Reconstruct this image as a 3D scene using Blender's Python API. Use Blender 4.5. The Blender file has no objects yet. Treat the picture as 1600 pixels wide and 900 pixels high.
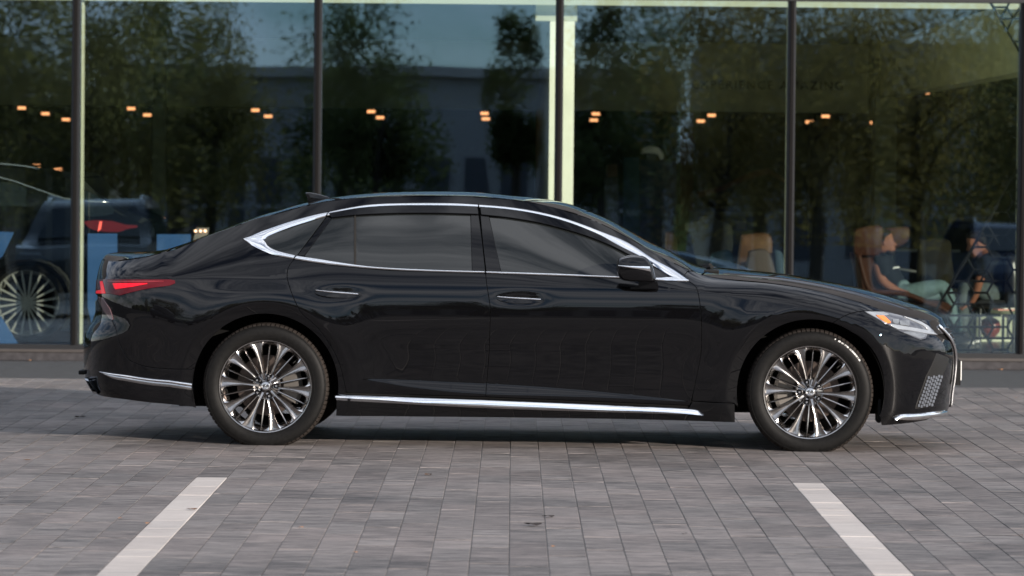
import bpy, bmesh, math, random
import numpy as np
from mathutils import Vector, Matrix
from mathutils.geometry import delaunay_2d_cdt

random.seed(7)
RNG = np.random.default_rng(11)
SC = bpy.context.scene
COL = SC.collection
R = math.radians

# ------------------------------------------------------------------ camera
H_CAM, F_PX = 1.608, 6552.0
PITCH, ROLL = R(1.640), 0.0096
cR = Vector((1, 0, 0)); cF = Vector((0, math.cos(PITCH), -math.sin(PITCH))); cU = Vector((0, math.sin(PITCH), math.cos(PITCH)))
RIGHT = math.cos(ROLL) * cR + math.sin(ROLL) * cU
UP = -math.sin(ROLL) * cR + math.cos(ROLL) * cU
CAM = Vector((0, 0, H_CAM))
cam_data = bpy.data.cameras.new('camera')
cam = bpy.data.objects.new('camera', cam_data); COL.objects.link(cam)
M = Matrix((RIGHT, UP, -cF)).transposed().to_4x4(); M.translation = CAM
cam.matrix_world = M
cam_data.sensor_width = 36.0; cam_data.lens = F_PX / 1600 * 36.0
cam_data.clip_start = 0.5; cam_data.clip_end = 3000
cam_data.dof.use_dof = True; cam_data.dof.focus_distance = 22.0; cam_data.dof.aperture_fstop = 5.0
SC.camera = cam

# ------------------------------------------------------------------ light
SUN_DIR = Vector((2.95, -3.35, 1.0)).normalized()     # towards the sun
SUN_EL = math.asin(SUN_DIR.z)
SUN_AZ = math.atan2(SUN_DIR.x, SUN_DIR.y)             # clockwise from +Y
world = bpy.data.worlds.new('World'); SC.world = world; world.use_nodes = True
wn = world.node_tree.nodes; wl = world.node_tree.links
bg = wn['Background']; bg.inputs['Strength'].default_value = 0.074
sky = wn.new('ShaderNodeTexSky'); sky.sky_type = 'NISHITA'; sky.sun_disc = False
sky.sun_elevation = SUN_EL; sky.sun_rotation = SUN_AZ
sky.air_density = 0.9; sky.dust_density = 0.2; sky.ozone_density = 3.2
wtc = wn.new('ShaderNodeTexCoord')
wmp = wn.new('ShaderNodeMapping'); wmp.inputs['Scale'].default_value = (1.0, 1.0, 3.2)
wl.new(wtc.outputs['Generated'], wmp.inputs['Vector'])
wno = wn.new('ShaderNodeTexNoise'); wno.inputs['Scale'].default_value = 4.2; wno.inputs['Detail'].default_value = 5
wno.inputs['Roughness'].default_value = 0.62; wno.inputs['Distortion'].default_value = 0.3
wl.new(wmp.outputs[0], wno.inputs['Vector'])
wrp = wn.new('ShaderNodeValToRGB'); wrp.color_ramp.elements[0].position = 0.36; wrp.color_ramp.elements[1].position = 0.63
wl.new(wno.outputs['Fac'], wrp.inputs[0])
wmx = wn.new('ShaderNodeMixRGB'); wmx.inputs['Color2'].default_value = (10.4, 10.8, 11.8, 1)
wl.new(wrp.outputs[0], wmx.inputs['Fac']); wl.new(sky.outputs[0], wmx.inputs['Color1'])
wl.new(wmx.outputs[0], bg.inputs['Color'])
sun_d = bpy.data.lights.new('sun', 'SUN'); sun_d.energy = 5.0; sun_d.angle = R(0.55); sun_d.color = (1.0, 0.90, 0.80)
sun = bpy.data.objects.new('sun', sun_d); COL.objects.link(sun)
sun.rotation_euler = SUN_DIR.to_track_quat('Z', 'Y').to_euler(); sun.location = SUN_DIR * 60

SC.view_settings.view_transform = 'Standard'; SC.view_settings.look = 'None'
SC.view_settings.exposure = 0.95; SC.view_settings.gamma = 1.0; SC.view_settings.use_curve_mapping = False
SC.render.engine = 'CYCLES'
SC.cycles.use_denoising = True
try: SC.cycles.denoiser = 'OPENIMAGEDENOISE'
except Exception: pass
SC.cycles.max_bounces = 8; SC.cycles.transparent_max_bounces = 12; SC.cycles.glossy_bounces = 5
SC.cycles.sample_clamp_indirect = 6

# ------------------------------------------------------------------ helpers
def ray(px, py):
    return cF + RIGHT * ((px - 800) / F_PX) + UP * ((450 - py) / F_PX)
def at(px, py, Y):
    """the place at depth Y that the photograph shows at px, py"""
    d = ray(px, py); return CAM + d * (Y / d.y)
def SCL(Y): return F_PX / Y

def mk(name, verts, faces, mats=None, parent=None, smooth=False, normals=None, midx=None):
    me = bpy.data.meshes.new(name)
    me.from_pydata([tuple(map(float, v)) for v in verts], [], faces)
    if mats is not None:
        for m in (mats if isinstance(mats, (list, tuple)) else [mats]): me.materials.append(m)
    if midx is not None: me.polygons.foreach_set('material_index', midx)
    if smooth or normals is not None:
        me.polygons.foreach_set('use_smooth', [True] * len(me.polygons))
    me.update()
    if normals is not None:
        me.normals_split_custom_set_from_vertices([tuple(map(float, n)) for n in normals])
    o = bpy.data.objects.new(name, me); COL.objects.link(o)
    if parent is not None: o.parent = parent
    return o
def link(o, parent=None):
    COL.objects.link(o)
    if parent is not None: o.parent = parent
    return o
def tag(o, label=None, cat=None, group=None, kind=None):
    if label: o['label'] = label
    if cat: o['category'] = cat
    if group: o['group'] = group
    if kind: o['kind'] = kind
    return o
def empty(name, loc=(0, 0, 0), rz=0, label=None, cat=None, group=None, parent=None):
    o = bpy.data.objects.new(name, None); o.location = loc; o.rotation_euler = (0, 0, rz); o.empty_display_size = .1
    link(o, parent); tag(o, label, cat, group); return o

class MB:
    """collects boxes, tubes, grids into one mesh"""
    def __init__(s): s.v = []; s.f = []; s.m = []
    def add(s, v, f, m=0):
        b = len(s.v); s.v += [tuple(p) for p in v]; s.f += [tuple(b + i for i in q) for q in f]; s.m += [m] * len(f); return s
    def box(s, x0, x1, y0, y1, z0, z1, m=0, bev=0.0):
        if bev <= 0:
            v = [(x, y, z) for z in (z0, z1) for y in (y0, y1) for x in (x0, x1)]
            f = [(0, 2, 3, 1), (4, 5, 7, 6), (0, 1, 5, 4), (2, 6, 7, 3), (0, 4, 6, 2), (1, 3, 7, 5)]
            return s.add(v, f, m)
        bm = bmesh.new(); bmesh.ops.create_cube(bm, size=1)
        for q in bm.verts: q.co = Vector(((x0 + x1) / 2 + q.co.x * (x1 - x0), (y0 + y1) / 2 + q.co.y * (y1 - y0), (z0 + z1) / 2 + q.co.z * (z1 - z0)))
        bmesh.ops.bevel(bm, geom=bm.edges[:], offset=bev, segments=2, profile=.5, affect='EDGES')
        bm.verts.index_update()
        s.add([tuple(q.co) for q in bm.verts], [tuple(q.index for q in f.verts) for f in bm.faces], m); bm.free(); return s
    def tube(s, pts, r, n=8, m=0, cap=True):
        pts = [Vector(p) for p in pts]; rr = r if isinstance(r, (list, tuple)) else [r] * len(pts)
        v = []; f = []
        t0 = (pts[1] - pts[0]).normalized(); up = Vector((0, 0, 1)) if abs(t0.z) < .9 else Vector((1, 0, 0))
        for i, p in enumerate(pts):
            t = (pts[min(i + 1, len(pts) - 1)] - pts[max(i - 1, 0)]).normalized()
            a = t.cross(up).normalized(); up = a.cross(t).normalized()
            for k in range(n):
                an = 2 * math.pi * k / n; v.append(p + (a * math.cos(an) + up * math.sin(an)) * rr[i])
        for i in range(len(pts) - 1):
            for k in range(n):
                a0 = i * n + k; a1 = i * n + (k + 1) % n; f.append((a0, a1, a1 + n, a0 + n))
        if cap: f.append(tuple(range(n - 1, -1, -1))); f.append(tuple(range(len(v) - n, len(v))))
        return s.add(v, f, m)
    def lathe(s, prof, n=32, c=(0, 0, 0), axis='z', m=0, closed=False):
        v = []; f = []; k = len(prof)
        for i in range(n):
            a = 2 * math.pi * i / n; ca, sa = math.cos(a), math.sin(a)
            for r, h in prof:
                if axis == 'z': v.append((c[0] + r * ca, c[1] + r * sa, c[2] + h))
                elif axis == 'y': v.append((c[0] + r * ca, c[1] + h, c[2] + r * sa))
                else: v.append((c[0] + h, c[1] + r * ca, c[2] + r * sa))
        for i in range(n):
            j = (i + 1) % n
            for q in range(k - 1): f.append((i * k + q, j * k + q, j * k + q + 1, i * k + q + 1))
        return s.add(v, f, m)
    def prism(s, poly, y0, y1, m=0):
        """polygon in x,z pushed from y0 to y1"""
        n = len(poly); v = [(p[0], y0, p[1]) for p in poly] + [(p[0], y1, p[1]) for p in poly]
        f = [tuple(range(n)), tuple(range(2 * n - 1, n - 1, -1))] + [(i, i + n, (i + 1) % n + n, (i + 1) % n) for i in range(n)]
        return s.add(v, f, m)
    def pillow(s, poly, y0, y1, r=.3, n=6, m=0):
        """outline in x,z inflated into a rounded body between y0 and y1"""
        P = np.array(poly, float); c = P.mean(0); N = len(P); v = []; f = []
        ks = [math.sin(math.pi / 2 * i / n) for i in range(n + 1)]
        rows = []
        for i in range(n + 1):
            a = math.pi / 2 * i / n; rows.append((1 - r * (1 - math.sin(a)), y0 + (y1 - y0) * .5 * (1 - math.cos(a))))
        for i in range(n - 1, -1, -1):
            a = math.pi / 2 * i / n; rows.append((1 - r * (1 - math.sin(a)), y1 - (y1 - y0) * .5 * (1 - math.cos(a))))
        for sc, y in rows:
            for p in P: q = c + (p - c) * sc; v.append((q[0], y, q[1]))
        for i in range(len(rows) - 1):
            for k in range(N): f.append((i * N + k, i * N + (k + 1) % N, (i + 1) * N + (k + 1) % N, (i + 1) * N + k))
        f.append(tuple(range(N - 1, -1, -1))); f.append(tuple(range(len(v) - N, len(v))))
        return s.add(v, f, m)
    def build(s, name, mats, parent=None, smooth=False, fix=True, ang=None):
        o = mk(name, s.v, s.f, mats, parent, smooth, midx=s.m)
        if fix:
            bm = bmesh.new(); bm.from_mesh(o.data); bmesh.ops.recalc_face_normals(bm, faces=bm.faces[:]); bm.to_mesh(o.data); bm.free()
        if ang: o.data.set_sharp_from_angle(angle=R(ang))
        return o

def pchip(xs, ys):
    x = np.array(xs, float); y = np.array(ys, float); o = np.argsort(x); x = x[o]; y = y[o]
    h = np.diff(x); d = np.diff(y) / h; m = np.zeros(len(x))
    for i in range(1, len(x) - 1):
        if d[i - 1] * d[i] > 0:
            w1 = 2 * h[i] + h[i - 1]; w2 = h[i] + 2 * h[i - 1]; m[i] = (w1 + w2) / (w1 / d[i - 1] + w2 / d[i])
    m[0] = d[0]; m[-1] = d[-1]
    def f(q):
        q = np.clip(np.asarray(q, float), x[0], x[-1]); i = np.clip(np.searchsorted(x, q) - 1, 0, len(h) - 1)
        t = (q - x[i]) / h[i]; t2 = t * t; t3 = t2 * t
        return (2*t3 - 3*t2 + 1)*y[i] + (t3 - 2*t2 + t)*h[i]*m[i] + (-2*t3 + 3*t2)*y[i+1] + (t3 - t2)*h[i]*m[i+1]
    return f
def resample(P, n, smooth=True):
    P = np.array(P, float)
    if smooth and len(P) > 2:
        Q = []
        for i in range(len(P) - 1):
            p0 = P[max(i - 1, 0)]; p1 = P[i]; p2 = P[i + 1]; p3 = P[min(i + 2, len(P) - 1)]
            for t in np.linspace(0, 1, 10, endpoint=False):
                Q.append(.5 * ((2*p1) + (-p0 + p2)*t + (2*p0 - 5*p1 + 4*p2 - p3)*t*t + (-p0 + 3*p1 - 3*p2 + p3)*t**3))
        Q.append(P[-1]); P = np.array(Q)
    s = np.r_[0, np.cumsum(np.linalg.norm(np.diff(P, axis=0), axis=1))]; q = np.linspace(0, s[-1], n)
    return np.stack([np.interp(q, s, P[:, k]) for k in range(P.shape[1])], 1)

# ------------------------------------------------------------------ materials
def mat(name, color=(.5, .5, .5), rough=.5, metal=0.0, coat=0.0, emit=None, estr=0.0, spec=None, coat_rough=.02):
    m = bpy.data.materials.new(name); m.use_nodes = True; b = m.node_tree.nodes['Principled BSDF']
    b.inputs['Base Color'].default_value = (*color, 1); b.inputs['Roughness'].default_value = rough
    b.inputs['Metallic'].default_value = metal; b.inputs['Coat Weight'].default_value = coat; b.inputs['Coat Roughness'].default_value = coat_rough
    if coat: b.inputs['Coat IOR'].default_value = 1.41
    if spec is None and max(color) < .14 and metal == 0 and not coat and rough >= .45: spec = .12
    if spec is not None: b.inputs['Specular IOR Level'].default_value = spec
    if emit: b.inputs['Emission Color'].default_value = (*emit, 1); b.inputs['Emission Strength'].default_value = estr
    return m
def vary(m, scale=8.0, amt=.25, detail=4, stretch=(1, 1, 1), bump=0.0, bdist=.002, coords='Object', rough=0.0):
    """break up the base colour (and height, gloss) of a material with noise"""
    nt = m.node_tree; b = nt.nodes['Principled BSDF']; tc = nt.nodes.new('ShaderNodeTexCoord')
    mp = nt.nodes.new('ShaderNodeMapping'); mp.inputs['Scale'].default_value = stretch
    nt.links.new(tc.outputs[coords], mp.inputs[0]); no = nt.nodes.new('ShaderNodeTexNoise')
    no.inputs['Scale'].default_value = scale; no.inputs['Detail'].default_value = detail; nt.links.new(mp.outputs[0], no.inputs['Vector'])
    c = b.inputs['Base Color'].default_value[:3]
    rp = nt.nodes.new('ShaderNodeValToRGB'); rp.color_ramp.elements[0].position = .3; rp.color_ramp.elements[1].position = .7
    rp.color_ramp.elements[0].color = (*[x * (1 - amt) for x in c], 1); rp.color_ramp.elements[1].color = (*[min(1, x * (1 + amt)) for x in c], 1)
    nt.links.new(no.outputs['Fac'], rp.inputs[0]); nt.links.new(rp.outputs[0], b.inputs['Base Color'])
    if bump:
        bp = nt.nodes.new('ShaderNodeBump'); bp.inputs['Strength'].default_value = bump; bp.inputs['Distance'].default_value = bdist
        nt.links.new(no.outputs['Fac'], bp.inputs['Height']); nt.links.new(bp.outputs[0], b.inputs['Normal'])
    if rough:
        mr = nt.nodes.new('ShaderNodeMapRange'); r0 = b.inputs['Roughness'].default_value
        mr.inputs['To Min'].default_value = r0; mr.inputs['To Max'].default_value = min(1, r0 + rough)
        nt.links.new(no.outputs['Fac'], mr.inputs[0]); nt.links.new(mr.outputs[0], b.inputs['Roughness'])
    return m

M_ = {}
M_['paint'] = mat('black_paint', (.0018, .0018, .0022), .5, 0, 1.0, coat_rough=.0, spec=0.0)
M_['gloss_black'] = mat('gloss_black_trim', (.0022, .0022, .0025), .5, 0, 1.0, spec=0, coat_rough=.01)
M_['matt_black'] = vary(mat('matt_black_plastic', (.008, .008, .008), .6), 30, .3)
M_['liner'] = mat('wheel_liner', (.004, .004, .004), .9, spec=.1)
M_['chrome'] = mat('chrome', (.96, .96, .96), .10, 1.0)
M_['dark_chrome'] = mat('dark_chrome', (.42, .41, .41), .13, 1.0)
M_['rim'] = vary(mat('rim_metal', (.34, .325, .315), .16, 1.0), 14, .12, rough=.1)
M_['barrel'] = mat('barrel_metal', (.80, .80, .80), .24, 1.0)
M_['disc'] = vary(mat('brake_disc', (.075, .058, .050), .4, .8), 60, .3)
M_['tyre'] = vary(mat('tyre_rubber', (.0050, .0048, .0047), .55, spec=.10), 55, .25, bump=.15, bdist=.001)
M_['tread'] = vary(mat('tyre_tread', (.021, .0175, .0155), .85, spec=.05), 70, .35, bump=.3)
M_['tyre_mark'] = mat('tyre_letters', (.55, .54, .52), .5)
M_['glass_car'] = mat('tinted_glass', (.008, .009, .009), .02, 0, .0, spec=.62)
M_['glass_wind'] = mat('windscreen_glass', (.010, .013, .012), .02, 0, .0, spec=.8)
M_['amber'] = mat('amber_lens', (.62, .14, .02), .2, 0, .6)
M_['lamp_white'] = mat('lamp_reflector', (.27, .285, .30), .2, .5, 1.0)
M_['lamp_grey'] = mat('lamp_housing', (.16, .17, .18), .12, .5, 1.0)
M_['lamp_glass'] = mat('lamp_smoke', (.05, .052, .06), .05, .2, 1.0)
M_['red_dark'] = mat('tail_lens_dark', (.060, .003, .006), .2, 0, .35, spec=.1)
M_['red'] = mat('tail_lens_bright', (.62, .008, .02), .35, 0, .3, spec=.1, emit=(1, .012, .03), estr=.16)
M_['pipe'] = mat('tail_pipe', (.35, .37, .40), .15, 1.0)

# ------------------------------------------------------------------ the saloon: frame of reference and surface
PSI = R(-1.7)
YF = -0.94
_mid = at(839.3, 609.8, 24.0)
_cs, _sn = math.cos(PSI), math.sin(PSI)
CAR = Vector((_mid.x - (-_sn * YF), _mid.y - (_cs * YF), 0))
def to_local(v, pt=True):
    w = v - CAR if pt else v
    return Vector((_cs * w.x + _sn * w.y, -_sn * w.x + _cs * w.y, w.z))
CAM_L = to_local(CAM)
def cpx(px, py, yl):
    d = to_local(ray(px, py), False); t = (yl - CAM_L.y) / d.y; p = CAM_L + d * t
    return p.x, p.z
def cproj(x, y, z):
    """car-local point -> photograph pixel (arrays)"""
    wx = _cs * x - _sn * y + CAR.x; wy = _sn * x + _cs * y + CAR.y; wz = z - H_CAM
    f = wx * cF.x + wy * cF.y + wz * cF.z; r = wx * RIGHT.x + wy * RIGHT.y + wz * RIGHT.z; u = wx * UP.x + wy * UP.y + wz * UP.z
    return 800 + F_PX * r / f, 450 - F_PX * u / f

def soften(f, a, b, sg=.07):
    g = np.linspace(a, b, 700); y = f(g); k = np.arange(-90, 91) * (g[1] - g[0]); w = np.exp(-(k / sg) ** 2 / 2); w /= w.sum()
    yp = np.concatenate([2 * y[0] - y[90:0:-1], y, 2 * y[-1] - y[-2:-92:-1]]); s = np.convolve(yp, w, 'valid'); return lambda q: np.interp(q, g, s)
XW = 1.5625; ZW = 0.340; RA = 0.418; RB = 0.484
UFR, LFR, NFR = 1.80, 1.2, 2.35
URR, LRR, NRR = -2.12, 1.2, 3.2
def prof_px(pts, yl):
    q = [cpx(a, b, yl) for a, b in pts]; return [p[0] for p in q], [p[1] for p in q]
_x, _z = prof_px([(1474,497),(1483,510.5),(1492,524),(1496,534),(1497,560),(1495,590),(1490,620),(1489,630),(1493,639),(1480,649),(1450,656)], -.25)
_zz = np.array(_z); XF = soften(pchip(_zz, _x), 0.0, 1.2, .035)
_x, _z = prof_px([(158,404),(153,412),(151,424),(149,440),(147,460),(147.5,480),(147,497),(139,506),(131,516),(128,543),(128,575),(130,590),(137,606),(149,618),(180,626)], -.33)
XR = soften(pchip(_z, _x), 0.0, 1.3, .026)
def u_of_x(x, z):
    if x > UFR:
        s = min(1, (x - UFR) / (float(XF(z)) - UFR)); return UFR + LFR * math.asin(s ** (NFR / 2)) / (math.pi / 2)
    if x < URR:
        s = min(1, (URR - x) / (URR - float(XR(z)))); return URR - LRR * math.asin(s ** (NRR / 2)) / (math.pi / 2)
    return x
yEf = pchip([-2.7, -2.3, -1.95, -1.6, -1.2, -.6, 0, .3, .6, .8, .95, 1.1, 1.4, 1.9, 2.5], [.76, .74, .71, .66, .62, .60, .60, .615, .66, .70, .74, .775, .80, .80, .78])
E_PX = [(159,405),(174,408),(199,405),(232,400),(255,395),(277,387),(300,377.5),(340,362),(370,352),(396.7,341),(430,334),(450,328),(477,320.6),(524,312),(580,307.5),(636,306.4),(700,305),(747,307),(794,310.5),(831,316),(869,325),(904.5,334.7),(944,350.6),(1000,380.6),(1024,394.6),(1052.5,410),(1080.6,422.7),(1097.5,429.5),(1120,434),(1142,436.5),(1192,440.5),(1241,447),(1286,455.5),(1324,466),(1375,483),(1402,491.5),(1425,496),(1447,499.5),(1462,501.5)]
_u = []; _ze = []
for a, b in E_PX:
    yl = -.66
    for _ in range(3):
        x, z = cpx(a, b, yl); uu = u_of_x(x, z)
        c = 1.0
        if uu > UFR: c = math.cos((uu - UFR) / LFR * math.pi / 2) ** (2 / NFR)
        if uu < URR: c = math.cos(min(1, (URR - uu) / LRR) * math.pi / 2) ** (2 / NRR)
        yl = -float(yEf(x)) * c
    if _u and uu <= _u[-1] + 1e-3: continue
    _u.append(uu); _ze.append(z)
if _u[0] > URR - LRR + .01: _u.insert(0, URR - LRR); _ze.insert(0, cpx(158, 403, 0)[1])
_u.append(UFR + LFR); _ze.append(cpx(1474, 497, 0)[1])
ZE = soften(pchip(_u, _ze), URR - LRR, UFR + LFR, .05)
_x, _z = prof_px([(100,437),(150,437),(315,436),(450,437),(500,439),(759,446.6),(1000,451),(1090,455),(1160,466),(1240,478),(1300,494),(1380,520),(1450,545),(1520,560)], -.93)
ZC = pchip(_x, _z)
_x, _z = prof_px([(480,594),(560,591),(760,598),(900,608),(1090,627),(1180,634)], -.94); ZU = pchip(_x, _z)
_x, _z = prof_px([(480,596),(560,594),(640,606),(700,613),(760,617.5),(900,621),(1000,625),(1090,630),(1180,636)], -.94); ZL = pchip(_x, _z)
_x, _z = prof_px([(120,600),(142,610),(154,618),(200,626),(254,631),(303,636),(330,650),(525,650),(800,652),(1000,655),(1150,660),(1170,663),(1378,665),(1423,661),(1478,650),(1492,642),(1520,640)], -.93)
ZB = pchip(_x, _z)
W0 = soften(pchip([.10, .15, .25, .35, .45, .55, .65, .73, .80, .86, .91, 1.0], [.895, .902, .915, .921, .927, .934, .943, .948, .947, .943, .936, .915]), .05, 1.02, .022)
AG = pchip([-2.7, -2.0, -1.4, -.8, .6, .9, 1.3, 2.5], [.45, .45, .45, .45, .45, .38, .16, .16])
PG = pchip([-2.7, -2.0, -1.4, -.8, .6, .9, 1.3, 2.5], [1.7, 1.6, 1.5, 1.4, 1.4, 1.6, 2.4, 2.6])
HANDLES = [cpx(526, 459, -.93), cpx(811, 467.5, -.93)]
RAD = soften(lambda r: np.where(r > RB, .020 * np.exp(-((r - RB) / .15) ** 2), .020 - .22 * np.clip(RB - r, 0, .12)), .2, 6.0, .006) if False else None
_rg = np.linspace(.25, 3.5, 2600); _ry = np.where(_rg > RB, .020 * np.exp(-((_rg - RB) / .15) ** 2), .020 - .22 * np.clip(RB - _rg, 0, .12)); _k = np.exp(-(np.arange(-12, 13) / 4.0) ** 2 / 2); _k /= _k.sum()
_ry = np.convolve(np.pad(_ry, 12, 'edge'), _k, 'valid')
def Wf(x, z, ze):
    zc = ZC(x); w = W0(np.minimum(z, zc)) - .004 * (x / 2) ** 2 * 4 * .25 - .010 * np.clip(np.abs(x) - 1.2, 0, 2) ** 2
    zu = ZU(x); zl = ZL(x); A = .42 * np.clip(zu - zl - .010, 0, 1)
    hh = np.where(z >= zl, np.clip((zu - z) / np.maximum(zu - zl, 1e-3), 0, 1), np.clip(1 - (zl - z) / .11, 0, 1))
    w = w + A * hh * hh * (3 - 2 * hh) * (np.abs(x) < 1.3)
    for xc in (-XW, XW):
        r = np.hypot(x - xc, z - ZW)
        w = w + np.interp(r, _rg, _ry) * np.clip((zc + .05 - z) / .12, 0, 1)
    for hx, hz in HANDLES:
        w = w - .007 * np.exp(-((x - hx) / .13) ** 2 - ((z - hz - .004) / .032) ** 2)
    t = np.clip((z - zc) / np.maximum(ze - zc, 1e-3), 0, 1.1)
    a = AG(x); p = PG(x)
    return np.where(z > zc, w - (w - yEf(x)) * (a * t + (1 - a) * t ** p), w)
def surf(u, z):
    u = np.asarray(u, float); z = np.asarray(z, float)
    pf = np.clip((u - UFR) / LFR, 0, 1) * math.pi / 2; pr = np.clip((URR - u) / LRR, 0, 1) * math.pi / 2
    xf = XF(z); xr = XR(z)
    x = np.where(u > UFR, UFR + (xf - UFR) * np.sin(pf) ** (2 / NFR), np.where(u < URR, URR - (URR - xr) * np.sin(pr) ** (2 / NRR), u))
    c = np.where(u > UFR, np.maximum(np.cos(pf), 1e-6) ** (2 / NFR), np.where(u < URR, np.maximum(np.cos(pr), 1e-6) ** (2 / NRR), 1.0))
    c0 = np.where(u > UFR, math.cos((1 - .010 / LFR) * math.pi / 2) ** (2 / NFR), np.where(u < URR, math.cos((1 - .010 / LRR) * math.pi / 2) ** (2 / NRR), 0.0))
    w = Wf(x, z, ZE(u)) * np.maximum(c - c0, 0) / (1 - c0)
    return x, -w, z
def snormal(u, z, e=1.5e-3):
    u = np.asarray(u, float); z = np.asarray(z, float)
    a = np.stack(surf(np.minimum(u + e, UFR + LFR), z)); b = np.stack(surf(np.maximum(u - e, URR - LRR), z))
    c = np.stack(surf(u, z + e)); d = np.stack(surf(u, z - e))
    n = np.cross((a - b).T, (c - d).T); n /= np.maximum(np.linalg.norm(n, axis=1, keepdims=True), 1e-9)
    n[n[:, 1] > .0] *= -1      # near side faces -y
    return n
def inv(px, py):
    """photograph pixel -> (u, z) on the near flank of the car"""
    x, z = cpx(px, py, -.9); u = u_of_x(x, z)
    for _ in range(25):
        U = np.array([u, u + 1e-4, u]); Z = np.array([z, z, z + 1e-4])
        x_, y_, z_ = surf(U, Z); a, b = cproj(x_, y_, z_)
        e0, e1 = px - a[0], py - b[0]
        if abs(e0) + abs(e1) < .01: break
        J = np.array([[(a[1] - a[0]) / 1e-4, (a[2] - a[0]) / 1e-4], [(b[1] - b[0]) / 1e-4, (b[2] - b[0]) / 1e-4]])
        try: du, dz = np.linalg.solve(J, [e0, e1])
        except Exception: break
        u += float(np.clip(du, -.12, .12)); z += float(np.clip(dz, -.08, .08))
        u = min(max(u, URR - LRR + .02), UFR + LFR - .02)
    return u, z
def uv(pts, n=None, smooth=True):
    """photo polyline -> resampled (u,z) polyline"""
    Q = np.array([inv(a, b) for a, b in pts])
    if n is None:
        L = np.linalg.norm(np.diff(Q, axis=0), axis=1).sum(); n = max(2, int(L / .018) + 1)
    return resample(Q, n, smooth)

def inside(P, q):
    x, y = q[:, 0], q[:, 1]; c = np.zeros(len(q), bool); j = len(P) - 1
    for i in range(len(P)):
        xi, yi = P[i]; xj, yj = P[j]
        m = ((yi > y) != (yj > y)); c ^= m & (x < (xj - xi) * (y - yi) / (yj - yi + 1e-12) + xi); j = i
    return c
def bdist(P, q):
    d = np.full(len(q), 9.0)
    for i in range(len(P)):
        a = P[i]; b = P[(i + 1) % len(P)]; ab = b - a; l = (ab @ ab) + 1e-12
        t = np.clip(((q - a) @ ab) / l, 0, 1)[:, None]; d = np.minimum(d, np.linalg.norm(q - (a + t * ab), axis=1))
    return d
def clean(P, eps=1e-4):
    Q = [P[0]]
    for p in P[1:]:
        if np.linalg.norm(p - Q[-1]) > eps: Q.append(p)
    if np.linalg.norm(Q[0] - Q[-1]) < eps: Q.pop()
    return np.array(Q)
def area(P): return .5 * np.sum(P[:, 0] * np.roll(P[:, 1], -1) - np.roll(P[:, 0], -1) * P[:, 1])
def offset_poly(P, d):
    """move a ccw outline inwards by d"""
    a = np.roll(P, 1, 0); b = np.roll(P, -1, 0)
    e1 = P - a; e2 = b - P; e1 /= np.linalg.norm(e1, axis=1, keepdims=True) + 1e-12; e2 /= np.linalg.norm(e2, axis=1, keepdims=True) + 1e-12
    n1 = np.stack([-e1[:, 1], e1[:, 0]], 1); n2 = np.stack([-e2[:, 1], e2[:, 0]], 1)
    m = n1 + n2; l = np.linalg.norm(m, axis=1, keepdims=True); m = m / np.maximum(l, 1e-6)
    k = 1 / np.maximum((m * n1).sum(1, keepdims=True), .5)
    return P + m * d * k
def add_side(name, v, f, n, material, parent, both=True, label=None):
    o = mk(name, v, f, material, parent, normals=n)
    if label: o['label'] = label
    if both:
        v2 = np.array(v) * [1, -1, 1]; n2 = np.array(n) * [1, -1, 1]
        o2 = mk(name, v2, [tuple(reversed(q)) for q in f], material, parent, normals=n2)
        if label: o2['label'] = label
    return o
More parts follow.
